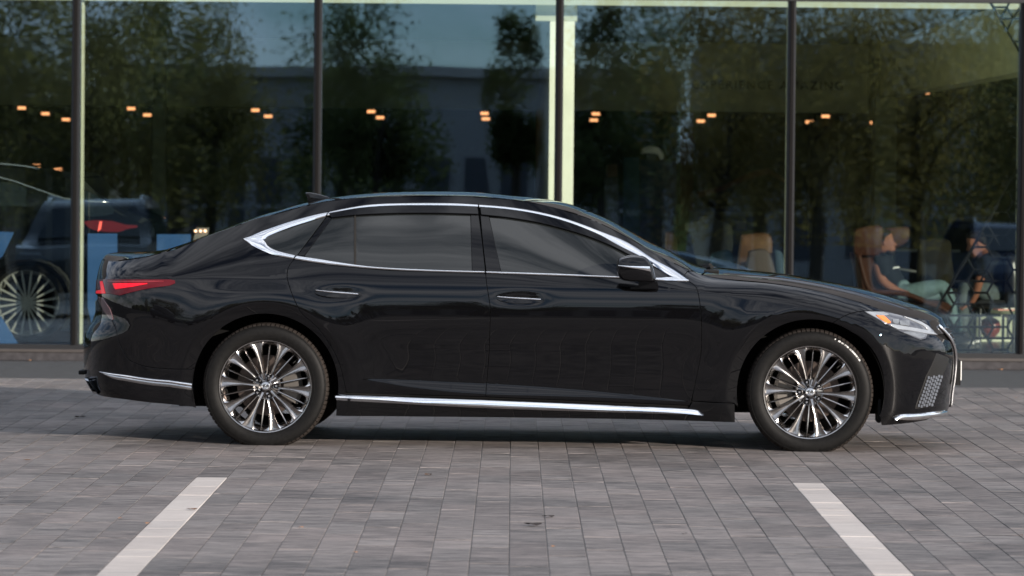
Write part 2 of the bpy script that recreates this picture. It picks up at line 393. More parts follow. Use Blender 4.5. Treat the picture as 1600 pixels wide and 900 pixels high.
def panel(name, outline, material, parent, sp=.035, off=0.0, gap=.0027, edge=.014, both=True, label=None, lift=None):
    """a pressed sheet following the flank, its rim turned inwards"""
    P = clean(np.vstack(outline) if isinstance(outline, (list, tuple)) else outline)
    if area(P) < 0: P = P[::-1]
    P = offset_poly(P, gap) if gap else P
    x0, z0 = P.min(0); x1, z1 = P.max(0)
    gx, gz = np.meshgrid(np.arange(x0, x1, sp), np.arange(z0, z1, sp * .6)); q = np.stack([gx.ravel(), gz.ravel()], 1)
    q = q[inside(P, q)]
    if len(q): q = q[bdist(P, q) > sp * .3]
    ex = []
    for xc in (-XW, XW):
        for rr in (RB - .016, RB - .006, RB + .002, RB + .012):
            a_ = np.linspace(-.2, math.pi + .2, 110); xx = xc + rr * np.cos(a_); zz = ZW + rr * np.sin(a_)
            ex.append(np.stack([xx, zz], 1))
    xx = np.arange(-2.1, 1.75, .022)
    for dz in (-.004, .004): ex.append(np.stack([xx, ZC(xx) + dz], 1))
    xx = np.arange(-1.1, 1.1, .022)
    for k_ in (0.0, .25, .5, .75, 1.0):
        m_ = ZU(xx) - ZL(xx) > .008; ex.append(np.stack([xx, ZU(xx) * (1 - k_) + ZL(xx) * k_], 1)[m_])
    ex = np.vstack(ex); ex = ex[inside(P, ex)]
    if len(ex) and sp > .025:
        ex = ex[bdist(P, ex) > .006]
        if len(ex):
            if len(q): q = q[np.array([np.min(np.hypot(*(ex - p).T)) > .011 for p in q])]
            q = np.vstack([q, ex]) if len(q) else ex
    allp = np.vstack([P, q]) if len(q) else P
    nb = len(P)
    ov, oe, of, iv, ie, iff = delaunay_2d_cdt([Vector(p) for p in allp], [], [list(range(nb))], 1, 1e-6)
    V2 = np.array([tuple(p) for p in ov]); F = [tuple(f) for f in of]
    X = np.stack(surf(V2[:, 0], V2[:, 1]), 1); N = snormal(V2[:, 0], V2[:, 1])
    o_ = off if lift is None else off + lift(V2)
    X = X + N * (np.asarray(o_).reshape(-1, 1) if lift is not None else off)
    # orient
    F2 = []
    for f in F:
        a, b, c = X[f[0]], X[f[1]], X[f[2]]
        F2.append(f if np.cross(b - a, c - a) @ N[f[0]] > 0 else tuple(reversed(f)))
    # rim
    from collections import Counter
    cnt = Counter()
    for f in F2:
        for i in range(len(f)): cnt[tuple(sorted((f[i], f[(i + 1) % len(f)])))] += 1
    be = [(f[i], f[(i + 1) % len(f)]) for f in F2 for i in range(len(f)) if cnt[tuple(sorted((f[i], f[(i + 1) % len(f)])))] == 1]
    lat = {}
    for a, b in be:
        t = X[b] - X[a]
        for k in (a, b):
            l = np.cross(t, N[k]); l /= np.linalg.norm(l) + 1e-12; lat[k] = lat.get(k, 0) + l
    X = list(X); Nn = list(N); r1 = {}; r2 = {}
    for k, l in lat.items():
        l = l / (np.linalg.norm(l) + 1e-12)
        r1[k] = len(X); X.append(X[k] + l * .0018 - N[k] * .0020); Nn.append(l)
        r2[k] = len(X); X.append(X[k] + l * .0018 - N[k] * edge); Nn.append(l)
    for a, b in be:
        F2.append((b, a, r1[a], r1[b])); F2.append((r1[b], r1[a], r2[a], r2[b]))
    return add_side(name, X, F2, Nn, material, parent, both, label)
def strip(name, top, bot, material, parent, bulge=.006, base=.002, n=None, k=7, both=True, close=True, label=None, slant=0.0):
    """a bright moulding between two photo polylines, rounded across"""
    T = np.array([inv(a, b) for a, b in top]); B = np.array([inv(a, b) for a, b in bot])
    if n is None: n = max(6, int(np.linalg.norm(np.diff(T, axis=0), axis=1).sum() / .02))
    T = resample(T, n); B = resample(B, n)
    v = []; f = []
    for j in range(k + 2):
        if j == 0: s = 0; h = -.010
        elif j == k + 1: s = 1; h = -.010
        else: s = (j - 1) / (k - 1); h = base + bulge * math.sin(math.pi * s) ** .8 + slant * s
        q = T * (1 - s) + B * s
        X = np.stack(surf(q[:, 0], q[:, 1]), 1) + snormal(q[:, 0], q[:, 1]) * h; v.append(X)
    V = np.vstack(v)
    for j in range(k + 1):
        for i in range(n - 1): f.append((j * n + i, j * n + i + 1, (j + 1) * n + i + 1, (j + 1) * n + i))
    for sgn in ((1, -1) if both else (1,)):
        VV = V * [1, sgn, 1]
        o = MB(); o.add(VV, f); ob = o.build(name, material, parent, smooth=True, ang=50)
        if label: ob['label'] = label
        if sgn == 1: first = ob
    return first

# centre line of the roof, bonnet and boot
_s = [(157,403.5),(174,401),(205,397),(240,392.5),(266,389),(300,377),(340,361.5),(370,350),(410,334.7),(445,326),(477,317),(520,308.4),(561,302.8),(617,299.8),(674,299),(700,299),(747,300.4),(794,304.7),(837,309.4),(869,314),(897,320.6),(915.6,328),(944,338.5),(1000,369),(1018.7,380),(1041,388.5),(1062.6,400),(1089.6,415.5),(1105,418),(1121,418.5),(1159,422),(1220,428),(1267,435.6),(1318,445),(1361,454.4),(1400,466),(1431,476),(1455,485),(1468,491),(1474,497)]
_x, _z = prof_px(_s, 0.0); ZM = soften(pchip(_x, _z), _x[0], _x[-1], .045)
def top(u, t):
    """roof/bonnet/boot sheet: u along, t from the near edge (0) over the middle (1) to the far edge (2)"""
    u = np.asarray(u, float); t = np.asarray(t, float)
    ze = ZE(u); x, y, z = surf(u, ze); s = 1 - np.abs(1 - t)
    return x, y * (1 - t), ze + np.maximum(ZM(x) - ze, 0) * (1 - (1 - s) ** 2.3)
def tnormal(u, t, e=2e-3):
    a = np.stack(top(np.minimum(u + e, UFR + LFR - 1e-3), t)); b = np.stack(top(np.maximum(u - e, URR - LRR + 1e-3), t))
    c = np.stack(top(u, np.minimum(t + e, 2))); d = np.stack(top(u, np.maximum(t - e, 0)))
    n = np.cross((a - b).T, (c - d).T); n /= np.maximum(np.linalg.norm(n, axis=1, keepdims=True), 1e-9); n[n[:, 2] < 0] *= -1
    return n
def top_sheet(name, ua, ub, material, parent, nu=60, nt=33, off=0.0, skew=0.0, edge=.012, t0=0.0, label=None):
    tt = 1 - np.cos(np.linspace(0, math.pi, nt)); tt = (tt / 2) * (2 - 2 * t0) + t0
    U = np.zeros((nu, nt)); T = np.zeros((nu, nt))
    for i, s in enumerate(np.linspace(0, 1, nu)):
        sk = skew * (1 - np.abs(1 - tt)) if not isinstance(skew, tuple) else (skew[0] * (1 - s) + skew[1] * s) * (1 - np.abs(1 - tt))
        U[i] = ua + (ub - ua) * s + sk; T[i] = tt
    U = np.clip(U, URR - LRR + .004, UFR + LFR - .004)
    u = U.ravel(); t = T.ravel(); X = np.stack(top(u, t), 1); N = tnormal(u, t); X = X + N * off
    f = [(i * nt + j, (i + 1) * nt + j, (i + 1) * nt + j + 1, i * nt + j + 1) for i in range(nu - 1) for j in range(nt - 1)]
    ring = [j for j in range(nt)] + [i * nt + nt - 1 for i in range(1, nu)] + [(nu - 1) * nt + j for j in range(nt - 2, -1, -1)] + [i * nt for i in range(nu - 2, 0, -1)]
    X = list(X); N = list(N); b = len(X)
    for k in ring: X.append(X[k] - N[k] * edge); N.append(N[k])
    n = len(ring)
    for i in range(n): f.append((ring[i], ring[(i + 1) % n], b + (i + 1) % n, b + i))
    f = [q if np.cross(X[q[1]] - X[q[0]], X[q[2]] - X[q[1]]) @ N[q[0]] >= 0 else tuple(reversed(q)) for q in f]
    o = mk(name, X, f, material, parent, normals=N)
    if label: o['label'] = label
    return o

# ------------------------------------------------------------------ the saloon: panels
saloon = empty('saloon_car', tuple(CAR), PSI, 'glossy black four door saloon parked side-on on the paving before the showroom', 'car')
UMIN, UMAX = URR - LRR + .012, UFR + LFR - .012
def arc(xc, a0, a1, r=RA, n=70):
    a = np.radians(np.linspace(a0, a1, n)); return np.stack([xc + r * np.cos(a), ZW + r * np.sin(a)], 1)
def seg_at(px, py): return np.array([inv(px, py)])
def eline(pa, pb, d=.003, n=None):
    ua = inv(*pa)[0] if isinstance(pa, tuple) else pa; ub = inv(*pb)[0] if isinstance(pb, tuple) else pb
    n = n or max(4, int(abs(ub - ua) / .03)); u = np.linspace(ua, ub, n); return np.stack([u, ZE(u) - d], 1)
CH_TOP = [(380,374),(410,361.3),(450,347.3),(490,336),(514,331.3),(543,325.3),(580,319.6),(627,317.6),(700,317.3),(747,319.7),(794,323.5),(841,331),(887.5,343),(934,360),(981,379.5),(1018.7,403.6),(1052.5,422),(1077,438.8)]
CH_BOT = [(380,374.6),(396.7,385.3),(423,397.3),(459,404.7),(503,412),(562.5,418.6),(625,423),(758,427),(875,431.4),(959,434.6),(1026.6,438),(1077,439.6)]
G_REAR = [(459,405.5),(451.3,416),(448.6,428),(450,440),(459.4,467),(472,490.3),(496,512),(515.6,538.8),(526,558),(533,577),(541,613)]
G_B = [(758.8,427.5),(761,448),(765,473),(766,489),(765.3,510),(764,551),(760.3,598.8),(759,620)]
G_C = [(1077,440),(1087.5,448),(1092,463.8),(1095,488.8),(1096,513.8),(1095.3,551),(1090.6,578.4),(1085,605),(1081,622),(1078,633.5)]
gr, gb, gc = uv(G_REAR), uv(G_B), uv(G_C)
cb_all = uv(CH_BOT, 200); ct_all = uv(CH_TOP, 200)
def sub(P, ua, ub):
    m = P[(P[:, 0] >= min(ua, ub)) & (P[:, 0] <= max(ua, ub))]; return m if ua < ub else m[::-1]
LOW = uv([(541,613),(650,617),(759,620)]), uv([(759,620),(900,626),(1078,633.5)])
# flank above and behind the doors
pil = uv([(1078,421.5),(1072,426),(1068,433.5)], 4)
seamR = uv([(300,577),(260,576),(222,571),(200,561),(192,548),(182,518),(176,503),(167,484),(156,466)])
zl_r = inv(153, 464)[1]
hi_R = np.array([[UMIN, zl_r]])
eR = np.stack([np.linspace(UMIN, inv(174, 408)[0], 14)[:-1], ZE(np.linspace(UMIN, inv(174, 408)[0], 14)[:-1]) - .003], 1)
arch_r1 = arc(-XW, -6.5, 165.5)
body = panel('body_side', [eR, eline((174,408), (1078,421)), pil, sub(ct_all, pil[-1, 0], -1.66), uv([(380,374)], 2)[:1], sub(cb_all, -1.66, gr[0, 0]), gr, uv([(541,613.5),(528,616.5)], 3), arch_r1, seamR, hi_R], M_['paint'], saloon, sp=.04)
arch_r2 = arc(-XW, 165.5, 198.5, n=18)
zb0 = float(ZB(-2.62))
rb_bot = uv([(303,636),(254,631),(200,625),(178,622.5)], 12)
zt1, zt2, zt3 = cpx(158,621,-.8)[1], cpx(148,616,-.6)[1], cpx(138,604,-.3)[1]
bR = panel('rear_bumper', [seamR[::-1], arch_r2, rb_bot, np.array([[-2.72, zt1], [-2.88, zt2], [UMIN, zt3], [UMIN, zl_r - .003]])], M_['paint'], saloon, sp=.035)
door_r = panel('rear_door', [sub(cb_all, gr[0, 0], gb[0, 0]), gb, LOW[0][::-1], gr[::-1]], M_['paint'], saloon, sp=.035)
door_f = panel('front_door', [sub(cb_all, gb[0, 0], gc[0, 0] - .01), gc, LOW[1][::-1], gb[::-1]], M_['paint'], saloon, sp=.035)
seamF = uv([(1302,504),(1318,494.3),(1335,488),(1350,485.8)])
hl_top = uv([(1350,485.8),(1379.5,486.8),(1398,490.6)], 8)
fender = panel('front_fender', [gc[:-4], uv([(1081,626.5),(1147,630)], 5), arc(XW, 192.5, 72.2), seamF, hl_top, eline((1398,490.6), (1080,422.5)), pil[1:], ], M_['paint'], saloon, sp=.04)
HL = [(1350,486.3),(1379.5,487),(1403,491.4),(1420,496.4),(1438,501.5),(1451.5,509.4),(1459,517),(1465.6,523.4),(1449,522.3),(1446.5,529),(1438,530.7),(1431,528),(1408.7,518.4),(1385,506),(1363.7,494)]
hl_low = uv([(1350,486.3),(1363.7,494),(1385,506),(1408.7,518.4),(1431,528),(1438,530.9)]), uv([(1438,530.9),(1446.5,529.3),(1449,522.5)], 5, False), uv([(1449,522.5),(1465.6,524)], 4)
z_n = inv(1478, 531)[1]
fb_bot = uv([(1446,657.2),(1423,661),(1378,665)])
zbF = cpx(1491, 640, -.2)[1]
fbmp = panel('front_bumper', [seamF, hl_low[0], hl_low[1], hl_low[2], uv([(1466,524.2),(1476,530)], 3), np.array([[UMAX, z_n - .01], [UMAX, zbF], [2.78, cpx(1488, 645, -.4)[1]], [2.52, cpx(1474, 651.5, -.7)[1]]]), fb_bot, arc(XW, -18, 72.2)], M_['paint'], saloon, sp=.035)
z_n2 = inv(1466, 522.8)
gsur = panel('grille_surround', [uv([(1440,501.8),(1452,508.9),(1459.5,516.4),(1466,522.8)]), np.array([[UMAX, z_n - .004], [UMAX, float(ZE(UMAX)) - .004]]), eline(UMAX, (1440,500.2))], M_['gloss_black'], saloon, sp=.03)
sill = panel('side_skirt', [uv([(526,617.5),(759,623.5),(1077,637)], 40), uv([(1082,627.5),(1148,630.8)], 5), uv([(1148.5,660),(1000,655.5),(800,652.5),(525,650)], 40)], M_['gloss_black'], saloon, sp=.035, off=.004)

# glass, bars and mouldings of the side windows
W_TOP_R = [(518,341),(535,338.9),(555,337),(594,335),(634,334),(690,334.2),(747.5,335.8)]
W_TOP_F = [(752.5,336.6),(794,341),(841,348.8),(878,358),(915.6,369.4),(953,384.4),(983,399.7),(1010,414)]
c_in_r = [(514,334.5),(543,329),(580,324.6),(627,322.4),(700,322.5),(746,324.4)]
c_in_f = [(750,324.8),(794,328.4),(841,336),(887.5,348.4),(934,367),(966,384.8),(996,400),(1020,413)]
panel('quarter_window', [uv([(410.7,376),(415,370.7),(450,356.7),(490,344),(508.5,338.6)]), uv([(508.5,338.6),(463.3,398.7)], 12), uv([(463.3,398.7),(430,390.9),(416.7,383.5),(410.7,376)])], M_['glass_car'], saloon, sp=.03, off=-.004, gap=.001)
panel('window_pillar', [uv([(511,338.4),(518.5,341)], 2), uv([(518.5,341),(475.5,399.8)], 12), uv([(475.5,400),(464.8,399)], 2), uv([(464.8,399),(511,338.4)], 12)], M_['gloss_black'], saloon, sp=.02, off=.001)
panel('rear_door_window', [uv(W_TOP_R[:3]), uv([(553.5,337.2),(553.5,413)], 8), uv([(553.5,413.5),(503,405.5),(475.5,400)]), uv([(475.5,400),(518.5,341)], 12)], M_['glass_car'], saloon, sp=.03, off=-.003, gap=.001)
panel('rear_door_window', [uv(W_TOP_R[2:-1] + [(735,335.4)]), uv([(735,335.4),(737.5,422.6)], 10), uv([(737.5,422.8),(687.5,421.6),(606,418),(556,414)])], M_['glass_car'], saloon, sp=.03, off=-.003, gap=.001)
panel('window_bar', [uv([(553.6,337),(556,337)], 2), uv([(556,337),(556,414)], 8), uv([(556,414),(553.6,413.6)], 2), uv([(553.6,413.6),(553.6,337)], 8)], mat('divider_brown', (.014, .013, .012), .5), saloon, sp=.03, off=.001, gap=0)
panel('door_pillar_cover', [uv([(735.6,335.4),(747.6,335.8)], 2), uv([(747.6,335.8),(752,370),(758,423.5)], 12), uv([(758,423.5),(738,422.8)], 2), uv([(738,422.8),(735.6,335.4)], 12)], M_['gloss_black'], saloon, sp=.02, off=.001, gap=.0012)
panel('door_pillar_cover', [uv([(751,336.5),(764,338.8)], 2), uv([(764,338.8),(782.8,424.7)], 12), uv([(782.8,424.9),(760,424)], 2), uv([(760,424),(755,380),(751,336.5)], 12)], M_['gloss_black'], saloon, sp=.02, off=.001, gap=.0012)
panel('front_door_window', [uv([(764.5,338.9)] + W_TOP_F[1:-1]), uv([(983,399.7),(986,430.5)], 5), uv([(986,432.2),(940,430.8),(875,427.6),(783.3,424.9)]), uv([(783.3,424.9),(764.5,338.9)], 12)], M_['glass_car'], saloon, sp=.03, off=-.003, gap=.001)
panel('mirror_sail', [uv([(984,400.4),(1000,408),(1024,419.5),(1041,427.5),(1043.5,431),(1039,433.6)]), uv([(1039,433.8),(987,432.3)], 4), uv([(987,432.3),(984,400.4)], 5)], M_['gloss_black'], saloon, sp=.02, off=.002, gap=.001)
panel('window_visor', [uv(c_in_r), uv([(746,324.6),(747.4,335.4)], 2), uv(W_TOP_R[::-1]), uv([(518,340.6),(514,334.7)], 2)], M_['gloss_black'], saloon, sp=.02, off=.011, gap=.001, edge=.02)
panel('window_visor', [uv(c_in_f), uv([(1020,413.4),(1010,413.6)], 2), uv(W_TOP_F[::-1]), uv([(752,336.2),(750.6,325)], 2)], M_['gloss_black'], saloon, sp=.02, off=.011, gap=.001, edge=.02)
strip('window_moulding', [(381,373.6),(410,361.6),(450,347.6),(490,336.4),(513.6,331.6)], [(381,374.6),(411,374.6),(418,369.4),(450,356.3),(490,343.6),(508.6,338.2)], M_['chrome'], saloon, bulge=.007)
strip('window_moulding', [(515.4,331.2),(543,325.6),(580,319.9),(627,317.9),(700,317.6),(746.8,319.9)], [(511,337.6),(543,329.2),(580,324.4),(627,322.2),(700,322.3),(746.8,324.2)], M_['chrome'], saloon, bulge=.006)
strip('window_moulding', [(748.8,320.1),(794,323.8),(841,331.3),(887.5,343.3),(934,360.3),(981,379.8),(1018.7,403.9),(1052.5,422.3),(1076,438.6)], [(748.8,324.4),(794,328.2),(841,335.8),(887.5,348.2),(934,366.6),(966,384.4),(996,399.4),(1044,429.6),(1060,437.6)], M_['chrome'], saloon, bulge=.006)
strip('window_moulding', [(381,374.0),(410.6,374.4),(416.2,382.8),(430,391.0),(462.4,399.2)], [(381,374.8),(396.7,385),(423,397),(440,401),(458.2,404.4)], M_['chrome'], saloon, bulge=.007)
strip('window_moulding', [(464.6,399.8),(503,405.6),(562.5,414.6),(606,418.6),(687.5,422.2),(756.6,423.9)], [(460,404.8),(503,411.6),(562.5,418.3),(625,422.7),(700,425.4),(757.6,426.8)], M_['chrome'], saloon, bulge=.006)
strip('window_moulding', [(759.2,424.2),(875,428),(940,431.3),(1024,434.2),(1046,433),(1074,438.4)], [(760.2,427),(875,431.2),(959,434.4),(1026.6,437.8),(1050,438.6),(1076.4,439.5)], M_['chrome'], saloon, bulge=.006)
strip('skirt_moulding', [(526,615.4),(640,620.2),(750,624.6),(1000,634.4),(1081,638.9),(1092.4,642.5),(1100,647)], [(526,620.2),(640,625.8),(750,631.2),(1000,640.6),(1057.8,643.9),(1080,646),(1099.6,647.6)], M_['chrome'], saloon, bulge=.003, base=.006, slant=.020)
panel('skirt_reflector', [uv([(526,620.6),(640,626.4),(750,631.8),(1000,641),(1075,646.4)], 40), uv([(1060,646.6),(1000,644.8),(750,636.4),(526,624.8)], 40)], M_['dark_chrome'], saloon, sp=.02, off=.006, gap=0)
strip('bumper_moulding', [(158,580),(172,582.2),(200,585.8),(250,592.4),(299.3,598.3)], [(158,580.8),(172,584.8),(200,589.6),(250,597),(299.2,603.6)], M_['chrome'], saloon, bulge=.010, base=.006)
strip('bumper_moulding', [(159,581.4),(172,585.2),(200,590),(250,597.4),(299.2,604)], [(160,582.4),(178,591.4),(200,595.6),(250,603.2),(299,609.4)], M_['dark_chrome'], saloon, bulge=.002, base=.006)

# top sheets
ue = lambda px, py: inv(px, py)[0]
u1 = ue(430, 336.5); u2 = ue(904, 336); u3 = ue(1097, 431.5); u0 = ue(262, 394.5)
ZM_ = 0
top_sheet('boot_lid', UMIN + .01, u0 - .004, M_['paint'], saloon, nu=50, skew=(.0, .02))
top_sheet('rear_windscreen', u0 + .004, u1 - .003, M_['glass_wind'], saloon, nu=60, skew=(.02, .10), off=-.002)
top_sheet('roof', u1 + .003, u2 - .003, M_['paint'], saloon, nu=90, skew=(.10, .07))
top_sheet('windscreen', u2 + .003, u3 - .004, M_['glass_wind'], saloon, nu=60, skew=(.07, .10), off=-.002)
top_sheet('bonnet', u3 + .006, UMAX - .02, M_['paint'], saloon, nu=110, skew=(.10, 0))
# crease rails of the bonnet
for sy in (1, -1):
    uu = np.linspace(u3 + .12, 2.32, 50); X = np.stack(top(uu, np.full(50, .30)), 1); N = tnormal(uu, np.full(50, .30))
    mb = MB(); ring = []
    wv = np.sin(np.linspace(0, math.pi, 50)) ** .5
    Xa = np.stack(top(uu, np.full(50, .24)), 1); Xb = np.stack(top(uu, np.full(50, .44)), 1)
    V = np.vstack([Xa - [0, 0, .002], X + N * (.012 * wv)[:, None], Xb - [0, 0, .002]]) * [1, sy, 1]
    f = [(j * 50 + i, j * 50 + i + 1, (j + 1) * 50 + i + 1, (j + 1) * 50 + i) for j in range(2) for i in range(49)]
    mb.add(V, f); mb.build('bonnet_crease', M_['paint'], saloon, smooth=True)
# boot lip
uu = np.linspace(UMIN + .25, -2.32, 26); tt = np.linspace(.0, 2, 25); UU, TT = np.meshgrid(uu, tt, indexing='ij')
X = np.stack(top(UU.ravel(), TT.ravel()), 1); hgt = .020 * np.sin(np.clip((UU.ravel() - uu[0]) / (uu[-1] - uu[0]), 0, 1) ** .45 * math.pi); X[:, 2] += hgt * np.clip(np.sin(TT.ravel() / 2 * math.pi) * 3, 0, 1) + .001
mb = MB(); mb.add(X, [(i * 25 + j, (i + 1) * 25 + j, (i + 1) * 25 + j + 1, i * 25 + j + 1) for i in range(25) for j in range(24)]); mb.build('boot_spoiler', M_['paint'], saloon, smooth=True)

# dark inner shell, arch liners, floor pan
us = np.unique(np.concatenate([np.linspace(UMIN, UMAX, 170)] + [xc + s * (RA + .006) * np.cos(np.linspace(0, math.pi / 2, 26)) for xc in (-XW, XW) for s in (-1, 1)]))
zl = ZB(us) + .01
for xc in (-XW, XW):
    d = np.abs(us - xc); m = d < RA + .0061; zl[m] = np.maximum(zl[m], ZW + np.sqrt(np.maximum((RA + .006) ** 2 - d[m] ** 2, 0)))
nr = 26; vv = []; 
for j in range(nr):
    z = zl + (ZE(us) - .006 - zl) * j / (nr - 1); X = np.stack(surf(us, z), 1) - snormal(us, z) * .013; vv.append(X)
V = np.vstack(vv); nu_ = len(us); f = [(j * nu_ + i, j * nu_ + i + 1, (j + 1) * nu_ + i + 1, (j + 1) * nu_ + i) for j in range(nr - 1) for i in range(nu_ - 1)]
mb = MB(); mb.add(V, f); mb.add(V * [1, -1, 1], f)
core = mb.build('inner_shell', M_['liner'], saloon, smooth=False)
mb = MB()
mb.box(-1.10, 1.10, -.84, .84, .185, .42); mb.box(-2.40, -2.02, -.62, .62, .26, .6); mb.box(2.02, 2.25, -.66, .66, .19, .5); mb.box(-2.1, 2.1, -.55, .55, .20, .62)
mb.build('floor_pan', M_['liner'], saloon)
for xc in (-XW, XW):
    for sy in (-1, 1):
        mb = MB(); n = 40; v = []; a = np.radians(np.linspace(-13, 193, n))
        for rr, yy in ((RA + .004, .925), (RA + .012, .86), (RA + .012, .60), (.02, .60)):
            v += [(xc + rr * math.cos(t), sy * yy, ZW + rr * math.sin(t)) for t in a]
        mb.add(v, [(k * n + i, k * n + i + 1, (k + 1) * n + i + 1, (k + 1) * n + i) for k in range(3) for i in range(n - 1)])
        mb.build('wheel_arch_liner', M_['liner'], saloon, smooth=True)
    # small flap in front of the tyre
for sy in (-1, 1):
    MB().box(1.955, 1.972, sy * .70 - .13, sy * .70 + .13, .165, .30).build('air_flap', M_['matt_black'], saloon); MB().box(-2.0, -1.985, sy * .70 - .1, sy * .70 + .1, .22, .32).build('air_flap', M_['matt_black'], saloon)

# lamps
def flat(name, pts, material, off, parent=saloon, sp=.02, edge=.006, label=None, smooth=False, gap=0.0):
    n = len(pts); P = uv(pts + [pts[0]], None, smooth) if not smooth else uv(pts + [pts[0]])
    return panel(name, P[:-1], material, parent, sp=sp, off=off, gap=gap, edge=edge, label=label)
hlp = panel('headlight', uv(HL + [HL[0]], 120, False)[:-1], M_['lamp_glass'], saloon, sp=.02, off=.001, gap=.001, edge=.02)
flat('turn_lens', [(1369,493),(1381,493.6),(1393,504.6),(1384.5,504.8)], M_['amber'], .004, hlp)
flat('lamp_reflector', [(1352,487.2),(1380,487.6),(1389,491.6),(1383,492.8),(1366,491.8),(1383.5,506.2),(1388,506.4),(1386.5,505.8),(1362,492.4)], M_['lamp_white'], .003, hlp)
flat('running_light', [(1388,506.8),(1397,507.4),(1420,511.6),(1446,516.2),(1452,517),(1463,522.8),(1449,521.4),(1420,516.4),(1402,514.2)], M_['lamp_white'], .005, hlp)
flat('running_light', [(1411,494.6),(1421,497.6),(1438,503),(1450,510),(1456,517.6),(1450,516.2),(1443,509.4),(1430,503)], M_['lamp_white'], .005, hlp)
flat('lamp_tube', [(1394,499.6),(1404,499.2),(1404,506.2),(1396,506.2)], M_['lamp_grey'], .006, hlp)
flat('lamp_tube', [(1405,502),(1420,501.4),(1421,509.6),(1406,508)], M_['lamp_grey'], .006, hlp)
flat('lamp_lens', [(1410,519),(1422,517.6),(1445,521.4),(1444,527),(1437,528.8),(1431,526.4)], M_['lamp_grey'], .003, hlp)
TL = [(148.6,447.5),(151.5,437.6),(165,436.4),(232.5,437),(266,437),(273.4,438.6),(273.6,442.5),(255,447.5),(210,455.4),(187.5,461.6),(174,459.2),(147.4,458.9)]
tlp = panel('tail_light', uv(TL + [TL[0]], 120, False)[:-1], M_['red_dark'], saloon, sp=.02, off=.005, gap=.0005, edge=.02)
flat('tail_lens', [(177.4,443),(232.5,443),(207.7,447.7),(180.7,452)], M_['red'], .008, tlp)
flat('tail_lens', [(158,440),(161.6,440),(166,458.2),(151.5,458.2),(152,454.8),(160,453.7)], M_['red'], .008, tlp)
flat('tail_lens', [(168,439.2),(240,439.0),(262,439.4),(240,440.6),(180,440.8)], mat('tail_lens_mid', (.14, .008, .012), .3, 0, .3), .007, tlp)
flat('bumper_reflector', [(154,464),(162,466),(172,482),(177.5,500),(173,499),(163,486)], mat('reflector_smoke', (.10, .055, .06), .12, .3, 1.0), .005)
# lower vent in front
flat('bumper_vent', [(1463,552),(1483,560),(1474,584),(1456,634),(1429.5,639),(1447,588)], mat('vent_panel', (.009, .0085, .008), .45, spec=.25), .002)
for i in range(6):
    for j in range(9):
        a = i / 5 * .86 + .04; b = j / 9
        xl = 1448 + (1431 - 1448) * b; xr = 1471.5 + (1455 - 1471.5) * b; x = xl + (xr - xl) * a; y = 588 + (637 - 588) * b - 3.2 * a + (1.6 if i % 2 else 0)
        P = np.array([inv(x, y), inv(x + 3.0, y - .2), inv(x + 1.6, y + 4.0), inv(x - 1.6, y + 4.2)])
        X = np.stack(surf(P[:, 0], P[:, 1]), 1) + snormal(P[:, 0], P[:, 1]) * np.array([[.004], [.004], [.010], [.010]])
        if i == 0 and j == 0: vb = MB()
        vb.add(X, [(0, 1, 2, 3)]); vb.add(X * [1, -1, 1], [(3, 2, 1, 0)])
vg = vb.build('vent_mesh', mat('vent_metal', (.14, .14, .145), .3, .8), saloon); vg['kind'] = 'stuff'
strip('lip_moulding', [(1396,653),(1406,647.2),(1420,646.2),(1438,645.4),(1460,643),(1479.5,640.4)], [(1397,654.6),(1410,655.2),(1427,655.2),(1440,653.6),(1460,649.6),(1479.5,645)], M_['chrome'], saloon, bulge=.012, base=.010)
# grille on the nose
zg0, zg1 = .23, float(ZE(UMAX)) - .03
for sy in (1,):
    zz = np.linspace(zg0, zg1, 30); pin = 2.60 + .22 * np.sin(np.clip(1.25 * (1 - (zz - zg0) / (zg1 - zg0)), 0, .62) / .62 * math.pi / 2)
    P = np.vstack([np.stack([pin, zz], 1), [[UMAX, zg1]], [[UMAX, zg0]]])
    panel('grille', P, M_['matt_black'], saloon, sp=.04, off=.003, gap=0)
    X = np.stack(surf(pin - .015, zz), 1) + snormal(pin - .015, zz) * .006
    for s in (1, -1):
        mb = MB(); mb.tube([tuple(p * [1, s, 1]) for p in X], .009, 8); mb.build('grille_frame', M_['chrome'], saloon, smooth=True)
    for k in range(14):
        z = zg0 + .04 + k * (zg1 - zg0 - .06) / 13; pu = np.linspace(2.62 + .22 * math.sin(min(1.25 * (1 - (z - zg0) / (zg1 - zg0)), .62) / .62 * math.pi / 2), UMAX, 6)
        X = np.stack(surf(pu, np.full(6, z)), 1) + snormal(pu, np.full(6, z)) * .008
        for s in (1, -1):
            mb = MB(); mb.tube([tuple(p * [1, s, 1]) for p in X], .0035, 4); mb.build('grille_bar', M_['dark_chrome'], saloon, smooth=True)
xg, zg = cpx(1497, 576, 0)
MB().box(xg - .008, xg + .001, -.26, .26, zg - .056, zg + .056).build('number_plate', mat('plate', (.6, .6, .58), .4), saloon)
mb = MB(); mb.box(xg - .03, xg - .005, -.27, .27, zg - .085, zg + .06); mb.build('plate_bracket', M_['matt_black'], saloon)
mb = MB(); mb.box(xg - .08, xg + .012, -.45, .45, .335, .352)
